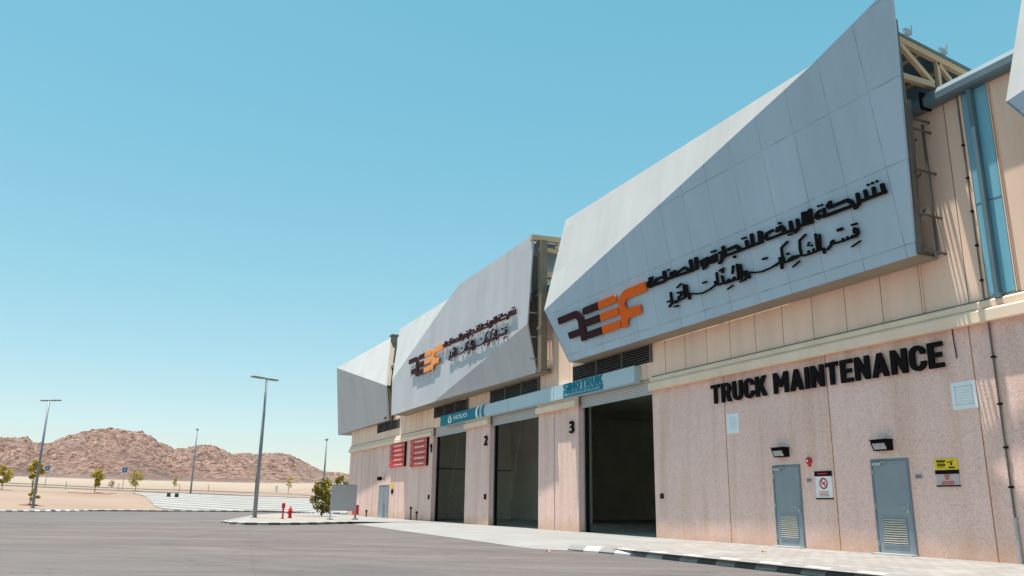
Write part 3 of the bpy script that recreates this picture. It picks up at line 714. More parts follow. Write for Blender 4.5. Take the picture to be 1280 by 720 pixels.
# folded fascias -------------------------------------------------------------
def nrm(poly):
    a, b_, c = [Vector(p) for p in poly[:3]]; n = (b_-a).cross(c-a).normalized()
    return n if n.y < 0 else -n
def facet(f, poly, name, mat, label=None, th=.06):
    n = nrm(poly); return part(MB().prism(poly, -n*th), name, mat, f, label)
def fascia_root(x, label):
    o = part(MB().box(x-.06, x+.06, -.5, .03, 6.75, 6.9), 'fascia', DARKST, B, label); return o
def soffit(f, a, b_, ya, yb, z=6.65):
    part(MB().prism([(a, ya+.05, z+.01), (b_, yb+.05, z+.01), (b_, .02, z+.01), (a, .02, z+.01)], (0, 0, .05)), 'soffit', SOFF, f)
SOFF = plain('soffit_sheet', (.30, .25, .19), .7, 0, .12, 1.)
def brackets(f, x, zs, y0s, post=True):
    m = MB()
    for z, y in zip(zs, y0s): m.bar((x, y+.07, z), (x, .03, z-.02), .045)
    m.bar((x-.1, -.10, 6.72), (x-.1, -.10, 10.0), .05)
    each(m, 'bracket_arm', DARKST, f)
def truss(f, x, ya, yb, za, zb):
    m = MB()
    def yz(y, z): return (x, y, z)
    m.bar(yz(ya, za), yz(yb, zb), .12, .16)                                   # top chord
    m.bar(yz(ya, za-1.0), yz(.05, 10.92), .12, .15)                           # bottom chord
    m.bar(yz(ya+.05, za-.1), yz(.05, 10.98), .10, .12)                        # diagonal
    ym = .28; zm = za+(zb-za)*(ym-ya)/(yb-ya); m.bar(yz(ym, zm), yz(ym, 10.75), .09, .10)
    m.bar(yz(ym, zm-.1), yz(1.2, 10.75), .09, .1); m.bar(yz(ya+.04, za), yz(ya+.04, 10.2), .08)
    part(m, 'roof_truss', STEEL, f)
def deck(f, x0, x1, ya, yb, za, zb):
    part(MB().prism([(x1+1.25, ya+.62, za-.06), (x1+1.25, yb, zb+.10), (x0, yb, zb+.10), (x0, ya+.62, za-.06)], (0, 0, .04)), 'canopy_deck', GUT, f)  # front edge cut back so the sun reaches the wall below
    part(MB().prism([(x1+.35, ya-.42, za-.02), (x1+.35, ya+.61, za-.06), (x0, ya+.61, za-.06), (x0+2.2, ya-.15, za-.02)], (0, 0, .04)), 'canopy_deck', GUT, f)  # front piece added to shade the cavity behind the fascia
    pm = MB()
    for y in (ya+.25, ya+1.05, ya+1.9):
        z = za + (zb-za)*(y-ya)/(yb-ya); pm.box(x0+(.0 if y > 0 else 3.2), x1+1.2, y-.04, y+.04, z+.0, z+.095)
    each(pm, 'purlin', STEEL, f)

K1 = .175
def pl1(x, z, k=K1, y0=-.7): return (x, y0 - k*(z-6.65), z)
def fascia_big(dx, label):
    f = fascia_root(-12.75+dx, label)
    A = pl1(-30.80+dx, 9.09); C = pl1(-14.30+dx, 12.13); E = pl1(-11.58+dx, 12.77); F_ = pl1(-12.62+dx, 6.66); G = pl1(-29.33+dx, 6.66)
    Bp = (-30.07+dx, -.45, 13.07)
    facet(f, [A, C, E, F_, G], 'main_panel', PANEL_SHADED)
    facet(f, [A, Bp, C], 'upper_facet', PANEL_SUNLIT, 'upper facet of the fascia catching the sun, sunlight painted into its colour')
    soffit(f, -29.33+dx, -12.62+dx, -.7, -.7)
    # left return, closed back to the wall
    part(MB().prism([A, G, (G[0]+.1, .02, 6.7), (A[0]+.3, .02, 9.2)], (.05, 0, 0)), 'side_return', PANEL_SUNLIT, f)
    part(MB().prism([A, Bp, (Bp[0]+.3, .3, 12.9), (Bp[0]+.3, .3, 10.9), (A[0]+.3, .02, 9.25)], (.05, 0, 0)), 'side_return', PANEL_SUNLIT, f)
    brackets(f, -12.40+dx, [6.75, 7.62, 8.72, 9.78, 10.05], [-.72, -.85, -1.0, -1.15, -1.2])
    m = MB(); m.bar((-12.55+dx, -.62, 6.72), (-11.95+dx, -1.32, 12.2), .07, .10); m.bar((-12.8+dx, -.35, 6.72), (-12.3+dx, -.8, 10.4), .12, .16); m.bar((-12.75+dx, -.45, 6.72), (-12.75+dx, .03, 6.72), .08)
    for z in (7.4, 8.3, 9.2): m.bar((-12.72+dx, -.45-.14*(z-6.65), z), (-12.70+dx, -.1, z+.5), .05)
    part(m, 'support_frame', DARKST, f)
    for x, ya in ((-12.2, -1.05), (-16.6, -.9), (-21.0, -.7), (-25.4, -.4)): truss(f, x+dx, ya, 2.6, 11.92 if x > -13 else 11.7, 11.3)
    deck(f, -18.5+dx, -13.35+dx, -1.15, 2.8, 11.97, 11.27)
    part(MB().prism([(-12.16+dx, -1.08, 12.0), (-12.16+dx, 2.7, 11.4), (-12.16+dx, 2.7, 11.45), (-12.16+dx, -1.08, 12.05)], (.06, 0, 0)), 'flashing', GUT, f)
    fx = MB()
    for y, z in ((-.75, 12.06), (.42, 11.84)): fx.box(-12.14+dx, -12.08+dx, y-.10, y+.10, z-.02, z+.14); fx.bar((-12.1+dx, y+.12, z), (-12.1+dx, y+.15, z+.27), .035)
    each(fx, 'deck_clip', GALV, f)
    return f
fascia_big(0, 'largest silver fascia, folded, with an upper facet painted sun-bright and the orange and brown logo')
fascia_big(21.03, 'silver fascia at the right edge of the view, mostly out of frame')
def pl2(x, z, k=-.03): return (x, -1.05 - k*(z-6.65), z)
def fascia_mid():
    f = fascia_root(-32.6, 'middle silver fascia with a slanting lower facet and a small logo on rods')
    BL = pl2(-53.75, 6.66); L = pl2(-54.24, 9.10); TB = pl2(-43.64, 12.50); TL = pl2(-41.9, 12.95); TR = pl2(-32.44, 13.06); M_ = pl2(-32.77, 8.89); low = pl2(-45.1, 6.66)
    BR = (-33.06, -.35, 6.76)
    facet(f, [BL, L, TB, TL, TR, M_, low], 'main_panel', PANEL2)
    facet(f, [L, (-57.3, .30, 13.35), TB], 'upper_facet', PANEL_SUNLIT, 'upper facet of the fascia, sunlight painted into its colour')
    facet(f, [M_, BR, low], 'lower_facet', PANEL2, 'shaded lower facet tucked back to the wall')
    part(MB().prism([(-53.75, -1.0, 6.67), (-45.1, -1.0, 6.67), (-33.0, -.35, 6.67), (-32.3, -.2, 6.67), (-32.3, .02, 6.67), (-53.75, .02, 6.67)], (0, 0, .05)), 'soffit', SOFF, f)
    part(MB().prism([L, BL, (-53.9, .02, 6.7), (-54.6, .02, 9.2)], (.05, 0, 0)), 'side_return', PANEL_SUNLIT, f)
    part(MB().prism([L, (-57.3, .30, 13.35), (-57.2, .4, 10.6), (-54.6, .02, 9.3)], (.05, 0, 0)), 'side_return', PANEL_SUNLIT, f)
    m = MB().box(-32.48, -32.12, -.60, -.30, 6.7, 12.75); m.box(-32.56, -32.06, -.66, -.22, 6.66, 6.74); m.box(-32.52, -32.10, -.64, -.28, 8.6, 8.72); part(m, 'steel_column', CLADST, f)
    m = MB(); m.bar((-32.5, -.95, 12.9), (-32.2, 3.0, 12.95), .3, .24)
    m.bar((-32.4, -.6, 12.4), (-32.4, 1.6, 12.3), .14, .2); m.bar((-32.4, -.5, 11.2), (-32.4, 2.6, 11.0), .22, .26); m.bar((-32.4, -.5, 9.95), (-32.4, 1.2, 9.9), .2, .26)
    m.bar((-32.4, .25, 12.6), (-32.4, 1.4, 11.2), .14); m.bar((-32.4, .25, 11.1), (-32.4, 1.4, 9.9), .14); m.bar((-32.4, .4, 10.6), (-32.4, .4, 13.0), .12)
    part(m, 'outrigger_frame', STEEL, f)
    for x, y0 in ((-37.5, -.8), (-41.5, -.8), (-47.5, 0.)): 
        t = MB(); t.bar((x, y0, 12.3), (x, 3.0, 11.2), .14); t.bar((x, -.8, 8.0), (x, .03, 8.0), .1); t.bar((x, y0, 12.3), (x, .1, 10.7), .1); part(t, 'roof_truss', STEEL, f)
    part(MB().box(-41.0, -32.6, -.6, 3.2, 12.72, 12.78), 'canopy_deck', GUT, f)
    b2 = MB()
    for z in (7.3, 8.3, 9.4): b2.bar((-32.62, -.95, z), (-32.62, .03, z-.03), .05)
    each(b2, 'bracket_arm', GALV, f); part(MB().box(-33.6, -33.54, -.4, .02, 7.0, 12.4), 'cavity_lining', DARKST, f)
    return f
CLADST = plain('beige_steel_column', (.22, .175, .125), .6, 0, .2, 2.)
fascia_mid()
def fascia_end():
    f = fascia_root(-57.4, 'small silver fascia wrapping past the left end of the building')
    UL = (-69.43, -1.51, 12.04); Md = (-56.07, -.83, 8.95); BR = (-56.85, -.32, 6.66); LL = (-72.5, -.34, 6.66); TR = (-59.0, .25, 13.05)
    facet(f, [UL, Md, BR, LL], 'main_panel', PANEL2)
    facet(f, [UL, TR, Md], 'upper_facet', PANEL_SUNLIT, 'upper facet of the fascia, sunlight painted into its colour')
    part(MB().prism([(-72.5, -.30, 6.67), (-56.85, -.28, 6.67), (-56.85, .02, 6.67), (-72.5, .02, 6.67)], (0, 0, .05)), 'soffit', SOFF, f)
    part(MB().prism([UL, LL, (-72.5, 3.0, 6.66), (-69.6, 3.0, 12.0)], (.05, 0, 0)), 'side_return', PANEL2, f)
    m = MB().bar((-56.2, -.68, 8.95), (-58.85, .30, 12.9), .34, .12); m.bar((-56.2, -.65, 8.8), (-56.9, -.2, 6.75), .30, .1); part(m, 'support_frame', CLADST, f)
    part(MB().box(-58.9, -58.5, .1, .5, 10.5, 13.02), 'steel_column', CLADST, f); part(MB().box(-58.95, -58.3, .0, .6, 13.02, 13.12), 'column_cap', DARKST, f)
    return f
fascia_end()

# ------------------------------------------------------------------ company lettering on the fascias
def pill(u0, u1, v0, v1, left=False, right=False, n=6):
    r = (v1-v0)/2; P = []
    if right:
        for k in range(n+1): t = -math.pi/2 + math.pi*k/n; P.append((u1-r*.9+math.cos(t)*r*.9, (v0+v1)/2+math.sin(t)*r))
    else: P += [(u1, v0), (u1, v1)]
    if left:
        for k in range(n+1): t = math.pi/2 + math.pi*k/n; P.append((u0+r*.9+math.cos(t)*r*.9, (v0+v1)/2+math.sin(t)*r))
    else: P += [(u0, v1), (u0, v0)]
    return P
def arc(cx, cy, rx, ry, a0, a1, n=7): return [(cx+rx*math.cos(a0+(a1-a0)*k/n), cy+ry*math.sin(a0+(a1-a0)*k/n)) for k in range(n+1)]
PI = math.pi
L_R = [(-29.62,1.62),(-28.35,1.62)] + arc(-28.35,1.42,.30,.20,PI/2,0) + [(-28.05,1.16),(-28.99,1.16),(-28.92,.89),(-28.03,.89),(-28.01,.64),(-27.60,.64),(-27.60,1.42)] + arc(-28.2,1.42,.58,.48,0,PI/2) + [(-29.66,1.90)]
L_F = [(-23.10,1.57),(-24.34,1.57)] + arc(-24.34,1.40,.26,.17,PI/2,3*PI/2) + [(-23.63,1.20),(-23.65,.89),(-24.30,.89)] + arc(-24.30,.74,.30,.15,PI/2,PI) + [(-24.60,.62),(-25.0,.62),(-25.0,1.38)] + arc(-24.30,1.38,.70,.52,PI,PI/2) + [(-23.14,1.90)]
LOGO = [('R', L_R, BROWN, None)] + [('bar', pill(-27.58, -26.36, v0, v1, left=True), BROWN, None) for v0, v1 in ((1.60,1.88),(1.13,1.41),(.65,.93))] + [('bar', pill(-26.352, -25.06, v0, v1, right=True), 0, None) for v0, v1 in ((1.60,1.88),(1.13,1.41),(.65,.93))] + [('F', L_F, 0, None)]
# the two Arabic lines as pen strokes: points in metres along and up the panel, pen half-width, pen half-height
SCRIPT1 = [([(-22.692,1.897),(-22.882,1.82),(-22.918,1.705),(-22.767,1.656),(-22.662,1.767)],0.079,0.043),([(-22.853,1.684),(-22.032,1.651)],0.086,0.048),([(-22.794,1.949),(-22.61,1.937)],0.06,0.033),([(-22.073,1.814),(-22.364,1.831),(-22.498,1.769)],0.077,0.043),([(-21.918,1.949),(-21.911,1.681)],0.092,0.052),([(-21.907,1.693),(-20.418,1.635)],0.075,0.043),([(-21.556,1.832),(-21.577,1.692)],0.077,0.044),([(-21.671,1.958)],0.065,0.037),([(-21.359,1.835),(-21.377,1.708)],0.076,0.044),([(-21.365,1.745),(-20.811,1.825),(-20.626,1.688),(-20.701,1.643)],0.062,0.036),([(-20.464,1.953),(-20.452,1.657)],0.084,0.05),([(-20.181,1.954),(-20.214,1.647)],0.082,0.049),([(-19.971,1.797),(-19.769,1.819),(-19.683,1.783),(-19.749,1.602),(-19.905,1.563)],0.072,0.044),([(-19.938,1.776),(-19.951,1.667),(-19.76,1.655)],0.065,0.039),([(-19.655,1.838),(-19.7,1.639)],0.053,0.032),([(-19.5,1.796),(-19.239,1.812),(-19.27,1.644),(-19.514,1.647),(-19.5,1.796)],0.07,0.043),([(-19.394,1.731)],0.093,0.057),([(-19.385,1.95),(-19.219,1.941)],0.052,0.032),([(-19.044,1.829),(-18.936,1.823),(-18.999,1.611),(-19.121,1.534)],0.065,0.04),([(-18.845,1.943),(-18.854,1.668)],0.078,0.049),([(-18.871,1.673),(-17.207,1.648)],0.06,0.039),([(-18.636,1.82),(-18.282,1.826),(-18.144,1.681)],0.072,0.046),([(-18.44,1.54)],0.062,0.04),([(-17.827,1.833),(-17.825,1.669)],0.069,0.045),([(-17.96,1.958),(-17.842,1.954)],0.047,0.03),([(-17.573,1.956),(-17.593,1.662)],0.068,0.045),([(-17.259,1.944),(-17.294,1.68)],0.063,0.042),([(-17.179,1.909),(-17.226,1.66)],0.054,0.036),([(-16.575,1.773),(-16.546,1.842),(-16.4,1.854),(-16.32,1.763),(-16.347,1.672)],0.056,0.039),([(-16.339,1.647),(-16.992,1.654),(-17.054,1.735),(-16.974,1.825),(-16.74,1.841)],0.055,0.037),([(-16.43,1.956)],0.051,0.035),([(-16.339,1.647),(-16.074,1.641)],0.052,0.036),([(-16.496,1.783)],0.06,0.041),([(-16.038,1.863),(-16.05,1.674)],0.062,0.043),([(-16.316,1.64),(-15.992,1.618)],0.046,0.032),([(-16.188,1.549),(-16.083,1.544)],0.035,0.024),([(-15.787,1.845),(-15.798,1.632),(-15.944,1.559)],0.059,0.041),([(-15.767,1.675),(-15.306,1.636)],0.053,0.038),([(-15.54,1.949),(-15.582,1.687)],0.064,0.046),([(-15.292,1.954),(-15.33,1.668)],0.065,0.047),([(-15.418,1.944),(-15.459,1.683)],0.044,0.031),([(-14.857,1.838),(-15.008,1.837),(-15.128,1.783),(-15.148,1.713),(-15.069,1.66),(-15.009,1.72)],0.045,0.032),([(-14.835,1.84),(-14.866,1.657)],0.047,0.034),([(-14.888,1.653),(-14.373,1.64)],0.047,0.035),([(-14.991,1.971)],0.038,0.028),([(-14.876,1.962)],0.038,0.028),([(-14.902,1.668),(-13.942,1.639)],0.054,0.041),([(-14.598,1.943),(-14.693,1.881),(-14.643,1.824),(-14.067,1.826),(-13.95,1.727),(-13.931,1.636)],0.056,0.042),([(-13.736,1.862),(-13.744,1.64),(-13.886,1.561)],0.054,0.041),([(-13.714,1.669),(-12.952,1.654)],0.049,0.039),([(-13.499,1.861),(-13.488,1.67)],0.052,0.041),([(-13.249,1.845),(-13.258,1.663)],0.053,0.042),([(-12.994,1.833),(-12.986,1.656)],0.06,0.048),([(-13.37,1.976)],0.037,0.029),([(-13.244,1.975)],0.037,0.029),([(-13.11,1.971)],0.036,0.029)]
SCRIPT2 = [([(-14.048,1.083),(-13.974,1.041),(-13.97,0.95),(-14.063,0.898)],0.041,0.031),([(-14.06,1.067),(-14.078,1.002),(-14.001,0.943)],0.036,0.028),([(-14.043,0.882),(-14.235,0.898),(-14.439,0.887),(-14.718,0.896)],0.035,0.026),([(-14.151,0.934),(-14.178,0.882)],0.029,0.022),([(-14.311,0.941),(-14.315,0.881)],0.03,0.022),([(-14.461,0.944),(-14.468,0.875)],0.03,0.022),([(-14.773,0.979),(-14.841,0.941),(-14.717,0.9)],0.041,0.03),([(-14.817,0.914),(-15.004,0.812)],0.036,0.027),([(-14.092,1.187),(-13.959,1.182)],0.034,0.026),([(-14.532,1.189),(-14.43,1.189)],0.053,0.039),([(-13.961,0.739),(-14.237,0.673)],0.024,0.018),([(-15.16,1.252),(-15.23,0.864)],0.033,0.024),([(-15.283,1.299),(-15.322,0.873)],0.038,0.027),([(-15.31,0.869),(-15.56,0.86),(-15.809,0.871)],0.037,0.026),([(-15.452,0.947),(-15.469,0.888)],0.033,0.023),([(-15.633,0.944),(-15.64,0.871)],0.033,0.024),([(-15.561,1.147)],0.041,0.029),([(-15.605,1.091)],0.039,0.028),([(-15.489,1.058)],0.038,0.027),([(-15.122,0.865),(-15.124,0.762)],0.042,0.031),([(-15.619,1.387),(-15.858,1.296),(-15.902,1.093),(-15.9,0.9),(-15.796,0.867)],0.035,0.025),([(-15.983,0.911),(-16.189,0.952),(-16.361,0.915),(-16.164,0.885),(-15.999,0.905)],0.037,0.026),([(-16.271,0.87),(-16.537,0.874)],0.041,0.028),([(-16.362,1.068)],0.053,0.036),([(-16.285,1.386),(-16.548,1.285),(-16.576,1.083),(-16.558,0.884)],0.037,0.025),([(-16.01,0.768),(-16.281,0.681)],0.027,0.019),([(-16.661,0.863),(-16.678,0.753)],0.048,0.033),([(-16.642,1.034),(-16.652,0.949),(-16.885,0.881)],0.039,0.027),([(-16.693,1.038),(-16.689,0.934),(-17.053,0.864),(-17.471,0.845),(-17.76,0.892),(-17.93,0.943)],0.037,0.024),([(-17.315,1.173),(-17.183,1.169)],0.044,0.029),([(-18.187,1.029),(-18.066,1.012),(-18.065,0.908),(-18.194,0.789),(-18.404,0.779)],0.041,0.026),([(-18.188,1.003),(-18.182,0.915)],0.038,0.024),([(-18.396,1.296),(-18.45,0.894)],0.043,0.027),([(-18.265,1.251),(-18.331,0.865)],0.043,0.027),([(-18.009,0.937),(-18.002,0.802)],0.046,0.03),([(-18.335,0.849),(-18.711,0.892),(-19.079,0.885)],0.041,0.026),([(-18.629,0.949),(-18.695,0.892)],0.062,0.039),([(-18.875,0.954),(-18.97,0.892),(-18.811,0.888)],0.053,0.033),([(-18.578,1.288),(-18.666,1.101)],0.041,0.026),([(-18.579,1.282)],0.061,0.039),([(-19.142,1.13),(-19.117,0.928),(-19.305,0.905)],0.046,0.028),([(-19.19,1.311),(-19.02,1.335),(-19.094,1.235)],0.045,0.028),([(-18.754,0.748),(-19.003,0.691)],0.031,0.02),([(-19.353,1.284),(-19.391,0.926)],0.043,0.026),([(-19.506,1.047),(-19.493,0.941),(-19.793,0.875),(-20.163,0.839),(-20.446,0.875),(-20.723,0.949)],0.039,0.024),([(-20.055,1.139),(-19.912,1.133)],0.046,0.028),([(-20.816,0.958),(-20.86,0.81)],0.053,0.031),([(-20.899,1.25),(-20.911,0.897)],0.051,0.03),([(-21.019,1.302),(-21.085,0.893)],0.048,0.028),([(-21.136,1.366),(-21.375,1.295)],0.041,0.024),([(-21.387,1.124),(-21.214,1.108)],0.059,0.034),([(-21.235,1.041)],0.054,0.031),([(-21.285,1.004),(-21.391,0.98),(-21.399,0.89),(-21.125,0.89)],0.055,0.031),([(-21.406,0.868),(-21.771,0.85)],0.05,0.028),([(-21.575,0.9),(-21.581,0.841)],0.048,0.027),([(-21.668,0.726),(-21.493,0.713)],0.048,0.027),([(-21.763,1.209),(-21.79,0.854)],0.05,0.029),([(-21.832,0.851),(-21.955,0.782)],0.051,0.029),([(-22.004,0.957),(-21.863,0.95)],0.051,0.029)]

def pen(strokes):
    def hull(pts):
        pts = sorted(set(pts)); lo = []; hi = []
        for seq, out in ((pts, lo), (pts[::-1], hi)):
            for p in seq:
                while len(out) > 1 and (out[-1][0]-out[-2][0])*(p[1]-out[-2][1]) - (out[-1][1]-out[-2][1])*(p[0]-out[-2][0]) <= 0: out.pop()
                out.append(p)
        return lo[:-1] + hi[:-1]
    cs = []
    for pts, ru, rv in strokes:
        el = lambda p: [(p[0]+ru*math.copysign(abs(math.cos(t))**.6, math.cos(t)), p[1]+rv*math.copysign(abs(math.sin(t))**.6, math.sin(t))) for t in [2*PI*k/12+.13 for k in range(12)]]
        if len(pts) == 1: cs.append(el(pts[0]))
        for p, q in zip(pts, pts[1:]): cs.append(hull(el(p)+el(q)))
    return cs
def stroke_text(strokes, fx, fy, O, U, V, depth):
    P, T, rim = fill_contours(pen(strokes)); W = U.cross(V); used = sorted({i for t in T for i in t}); mp = {i: k for k, i in enumerate(used)}; n = len(used)
    base = [O + U*fx(P[i][0]) + V*fy(P[i][1]) for i in used]; mb = MB(); mb.v = base + [p + W*depth for p in base]
    mb.f = [tuple(mp[i] for i in reversed(t)) for t in T] + [tuple(mp[i]+n for i in t) for t in T] + [(mp[a], mp[b_], mp[b_]+n, mp[a]+n) for a, b_ in rim]
    return mb
def company_sign(O, U, V, label, orange, ink, fx, fy, depth, rods=0.):
    W = Vector(U).cross(Vector(V)); O = Vector(O); U = Vector(U); V = Vector(V)
    s = thing('company_sign', O + U*fx(-29.6) + V*fy(.6), label, 'sign', 'company signs on the fascias')
    for nm, poly, mat, _ in LOGO:
        MB().prism([O + U*fx(a) + V*fy(b_) for a, b_ in poly], W*depth).build('logo_letter' if nm in 'RF' else 'logo_bar', mat or orange, s)
    for st in (SCRIPT1, SCRIPT2): stroke_text(st, fx, fy, O, U, V, depth*.8).build('lettering', ink, s)
    if rods:
        m = MB()
        for u, v in ((-29.0,1.7),(-27.9,.75),(-26.8,.8),(-25.6,.8),(-24.8,.8),(-23.4,1.75),(-21.6,1.62),(-19.4,1.65),(-17.6,1.65),(-15.4,1.65),(-13.4,1.7),(-20.8,.9),(-18.9,.95),(-16.6,.9),(-15.0,.9)):
            p = O + U*fx(u) + V*fy(v); m.bar(p + W*depth*.5, p - W*rods, .03); m.bar(p + W*depth*.5 - V*.02, p - V*.42 - W*(rods*.4), .022)
        each(m, 'standoff_rod', WHITE, s)
    return s
c1 = 1/math.hypot(1, K1); U1 = Vector((1, 0, 0)); V1 = Vector((0, -K1*c1, c1)); W1 = U1.cross(V1)
company_sign(Vector((0, -.7, 6.65)) + W1*.05, U1, V1, 'large orange and brown logo with two black Arabic lines on the biggest fascia', ORANGE, BLACK, lambda u: u*.9968 if u < -23 else u, lambda v: v, .055)
k2 = -.03; c2 = 1/math.hypot(1, k2); V2 = Vector((0, -k2*c2, c2)); W2 = U1.cross(V2)
company_sign(Vector((0, -1.05, 6.65)) + W2*.07, U1, V2, 'smaller amber and brown logo with Arabic lines on rods, on the middle fascia', ORANGE2, BROWN, lambda u: .977*u - 21.23, lambda v: v + 1.30, .07, .07)

# ------------------------------------------------------------------ signs on the facade
s = thing('wall_lettering', (-17, -.1, 4.2), 'black raised letters reading TRUCK MAINTENANCE above the grey doors', 'lettering')
for q in block_text('TRUCK MAINTENANCE', (0, -.05, 0), WALLU, WALLV, -21.06, -12.70, 4.15, 4.74, .055): q.build('letter', BLACK, s)
s = thing('band_sign', (-43, -.27, 5.3), 'teal sign panel with white drop emblem at the left end of the blue band', 'sign')
MB().box(-45.99, -40.1, -.29, -.252, 5.37, 5.95).build('panel', TEAL, s)
text_mb('HOUO', (0, -.292, 0), WALLU, WALLV, -43.75, -41.7, 5.56, 5.80, depth=.012, offset=.01).build('lettering', WHITE, s)
dr = [(-44.40, 5.90), (-44.12, 5.66)] + [(-44.40+.30*math.cos(t), 5.56+.14*math.sin(t)) for t in (.3, 0, -.6, -1.2, -PI/2, -PI+1.2, -PI+.6, -PI, PI-.3)] + [(-44.68, 5.66)]
MB().prism([(x, -.292, z) for x, z in dr], (0, -.01, 0)).build('drop_emblem', WHITE, s)
MB().prism([(x, -.304, z) for x, z in [(-44.40, 5.78), (-44.28, 5.62), (-44.40, 5.50), (-44.52, 5.62)]], (0, -.004, 0)).build('emblem_core', TEAL, s)
def chev(x): return [(x, 5.96), (x+.28, 5.96), (x+.05, 5.78), (x+.05, 5.55), (x+.22, 5.37), (x-.06, 5.37), (x-.22, 5.55), (x-.22, 5.78)]
for x in (-40.28, -39.55): MB().prism([(a, -.294 if x < -40 else -.262, z) for a, z in chev(x)], (0, -.012, 0)).build('chevron', WHITE if x < -40 else TEAL, s)
s = thing('band_sign', (-29, -.27, 5.4), 'teal SINOTRUK sign on the blue band above the rightmost roller door', 'sign')
for q in block_text('SINOTRUK', (0, -.256, 0), WALLU, WALLV, -30.67, -27.44, 5.61, 5.94, .03): q.build('letter', TEAL, s)
MB().box(-30.67, -27.44, -.28, -.253, 5.37, 5.585).build('panel', TEAL, s)
text_mb('Authorised Service & Parts Center', (0, -.282, 0), WALLU, WALLV, -30.5, -27.6, 5.42, 5.535, depth=.006).build('small_lettering', BEAM, s)
# bay numbers
for d, x, z, w, lab in (('1', -48.33, 4.0, .22, 'black bay number 1 beside the red boards'), ('2', -39.75, 3.92, .36, 'black bay number 2 on the pink pillar'), ('3', -30.52, 3.90, .36, 'black bay number 3 on the pillar beside the rightmost roller door')):
    tag(text_mb(boldsans(d), (0, -.03, 0), WALLU, WALLV, x, x+w, z, z+.5, depth=.06).build('bay_number', BLACK, None, loc=(x, -.05, z)), lab, 'number', 'bay numbers')
# red slatted name boards
def board(x0, x1, z0, z1, lab, rng):
    s = thing('slat_board', ((x0+x1)/2, -.1, z0), lab, 'sign', 'red slatted name boards')
    n = 5; h = (z1-z0)/n
    for k in range(n):
        za = z0+k*h; o = MB().box(x0, x1, -.14, -.04, za+.03, za+h-.02).build('slat', REDB, s)
        m = MB(); q = x0+.30*(x1-x0)
        while q < x0+.82*(x1-x0): w_ = rng.uniform(.12, .34); m.box(q, q+w_, -.145, -.1415, za+.13+rng.uniform(0, .02), za+h-.12-rng.uniform(0, .03)); q += w_+.05
        m.build('lettering', WHITE, o)
    MB().box(x0+.2, x0+.3, -.04, 0, z0, z1).box(x1-.3, x1-.2, -.04, 0, z0, z1).build('frame', DARKST, s)
    MB().box(x1+.003, x1+.03, -.15, -.03, z0, z1).build('end_cap', BLACK, s)
board(-56.8, -53.3, 3.34, 4.92, 'red slatted name board farther from the roller doors, white lettering', random.Random(1))
board(-52.1, -48.75, 3.23, 4.95, 'red slatted name board close to the leftmost roller door', random.Random(2))
# papers
def paper(x0, x1, z0, z1, lab, n):
    s = thing('paper_notice', ((x0+x1)/2, -.02, z0), lab, 'notice', 'white notices on the wall')
    MB().box(x0, x1, -.016, -.002, z0, z1).build('sheet', PAPER, s)
    w = x1-x0; h = z1-z0; m = MB()
    for k in range(n): z = z1-h*(.2+.62*k/n); a = x0+w*(.2 if k % 2 else .26); m.box(a, x1-w*(.2 if k % 3 else .28), -.0205, -.0168, z-.005, z+.005)
    m.build('print', PRINT, s); return s
paper(-20.47, -19.89, 3.19, 3.79, 'narrow white paper notice under the first letters of the black lettering', 9)
p2 = paper(-12.67, -12.06, 3.18, 3.78, 'square white paper notice with a ruled box at the right of the wall', 6)
m = MB()
for a, b_, c, d in ((-12.58, -12.15, 3.66, 3.675), (-12.58, -12.15, 3.27, 3.285), (-12.58, -12.565, 3.27, 3.675), (-12.165, -12.15, 3.27, 3.675)): m.box(a, b_, -.0235, -.0208, c, d)
m.build('ruled_border', PRINT, p2)
# no-smoking plate
s = thing('prohibition_sign', (-16.69, -.02, 1.26), 'white no-smoking plate with red ring and black header beside the left grey door', 'sign')
MB().box(-16.97, -16.41, -.016, -.002, 1.29, 1.84).build('plate', WHITE, s); MB().box(-16.985, -16.395, -.024, -.002, 1.842, 1.97).build('header', BLACK, s); MB().box(-16.985, -16.395, -.03, -.002, 1.255, 1.288).build('lower_rail', BLACK, s)
rules(-16.90, -16.48, (1.905,), -.0245, .03, .1).build('header_print', RED, s)
ring = MB(); n = 28; cx, cz = -16.69, 1.655
for k in range(n):
    t0, t1 = 2*PI*k/n, 2*PI*(k+1)/n
    ring.prism([(cx+r*math.cos(t), -.017, cz+r*math.sin(t)) for r, t in ((.105, t0), (.145, t0), (.145, t1), (.105, t1))], (0, -.004, 0))
ring.bar((cx-.085, -.0195, cz+.085), (cx+.085, -.0195, cz-.085), .004, .03, (1, 0, 1)); ring.build('red_ring', RED, s)
MB().box(cx-.07, cx+.06, -.019, -.0165, cz-.02, cz+.005).box(cx+.03, cx+.05, -.019, -.0165, cz+.01, cz+.06).build('cigarette_symbol', BLACK, s)
text_mb('NO SMOKING', (0, -.017, 0), WALLU, WALLV, -16.86, -16.54, 1.43, 1.46, depth=.003).build('lettering', RED, s)
rules(-16.88, -16.52, (1.34, 1.37, 1.40), -.017, .012, .03).build('small_print', RED, s)
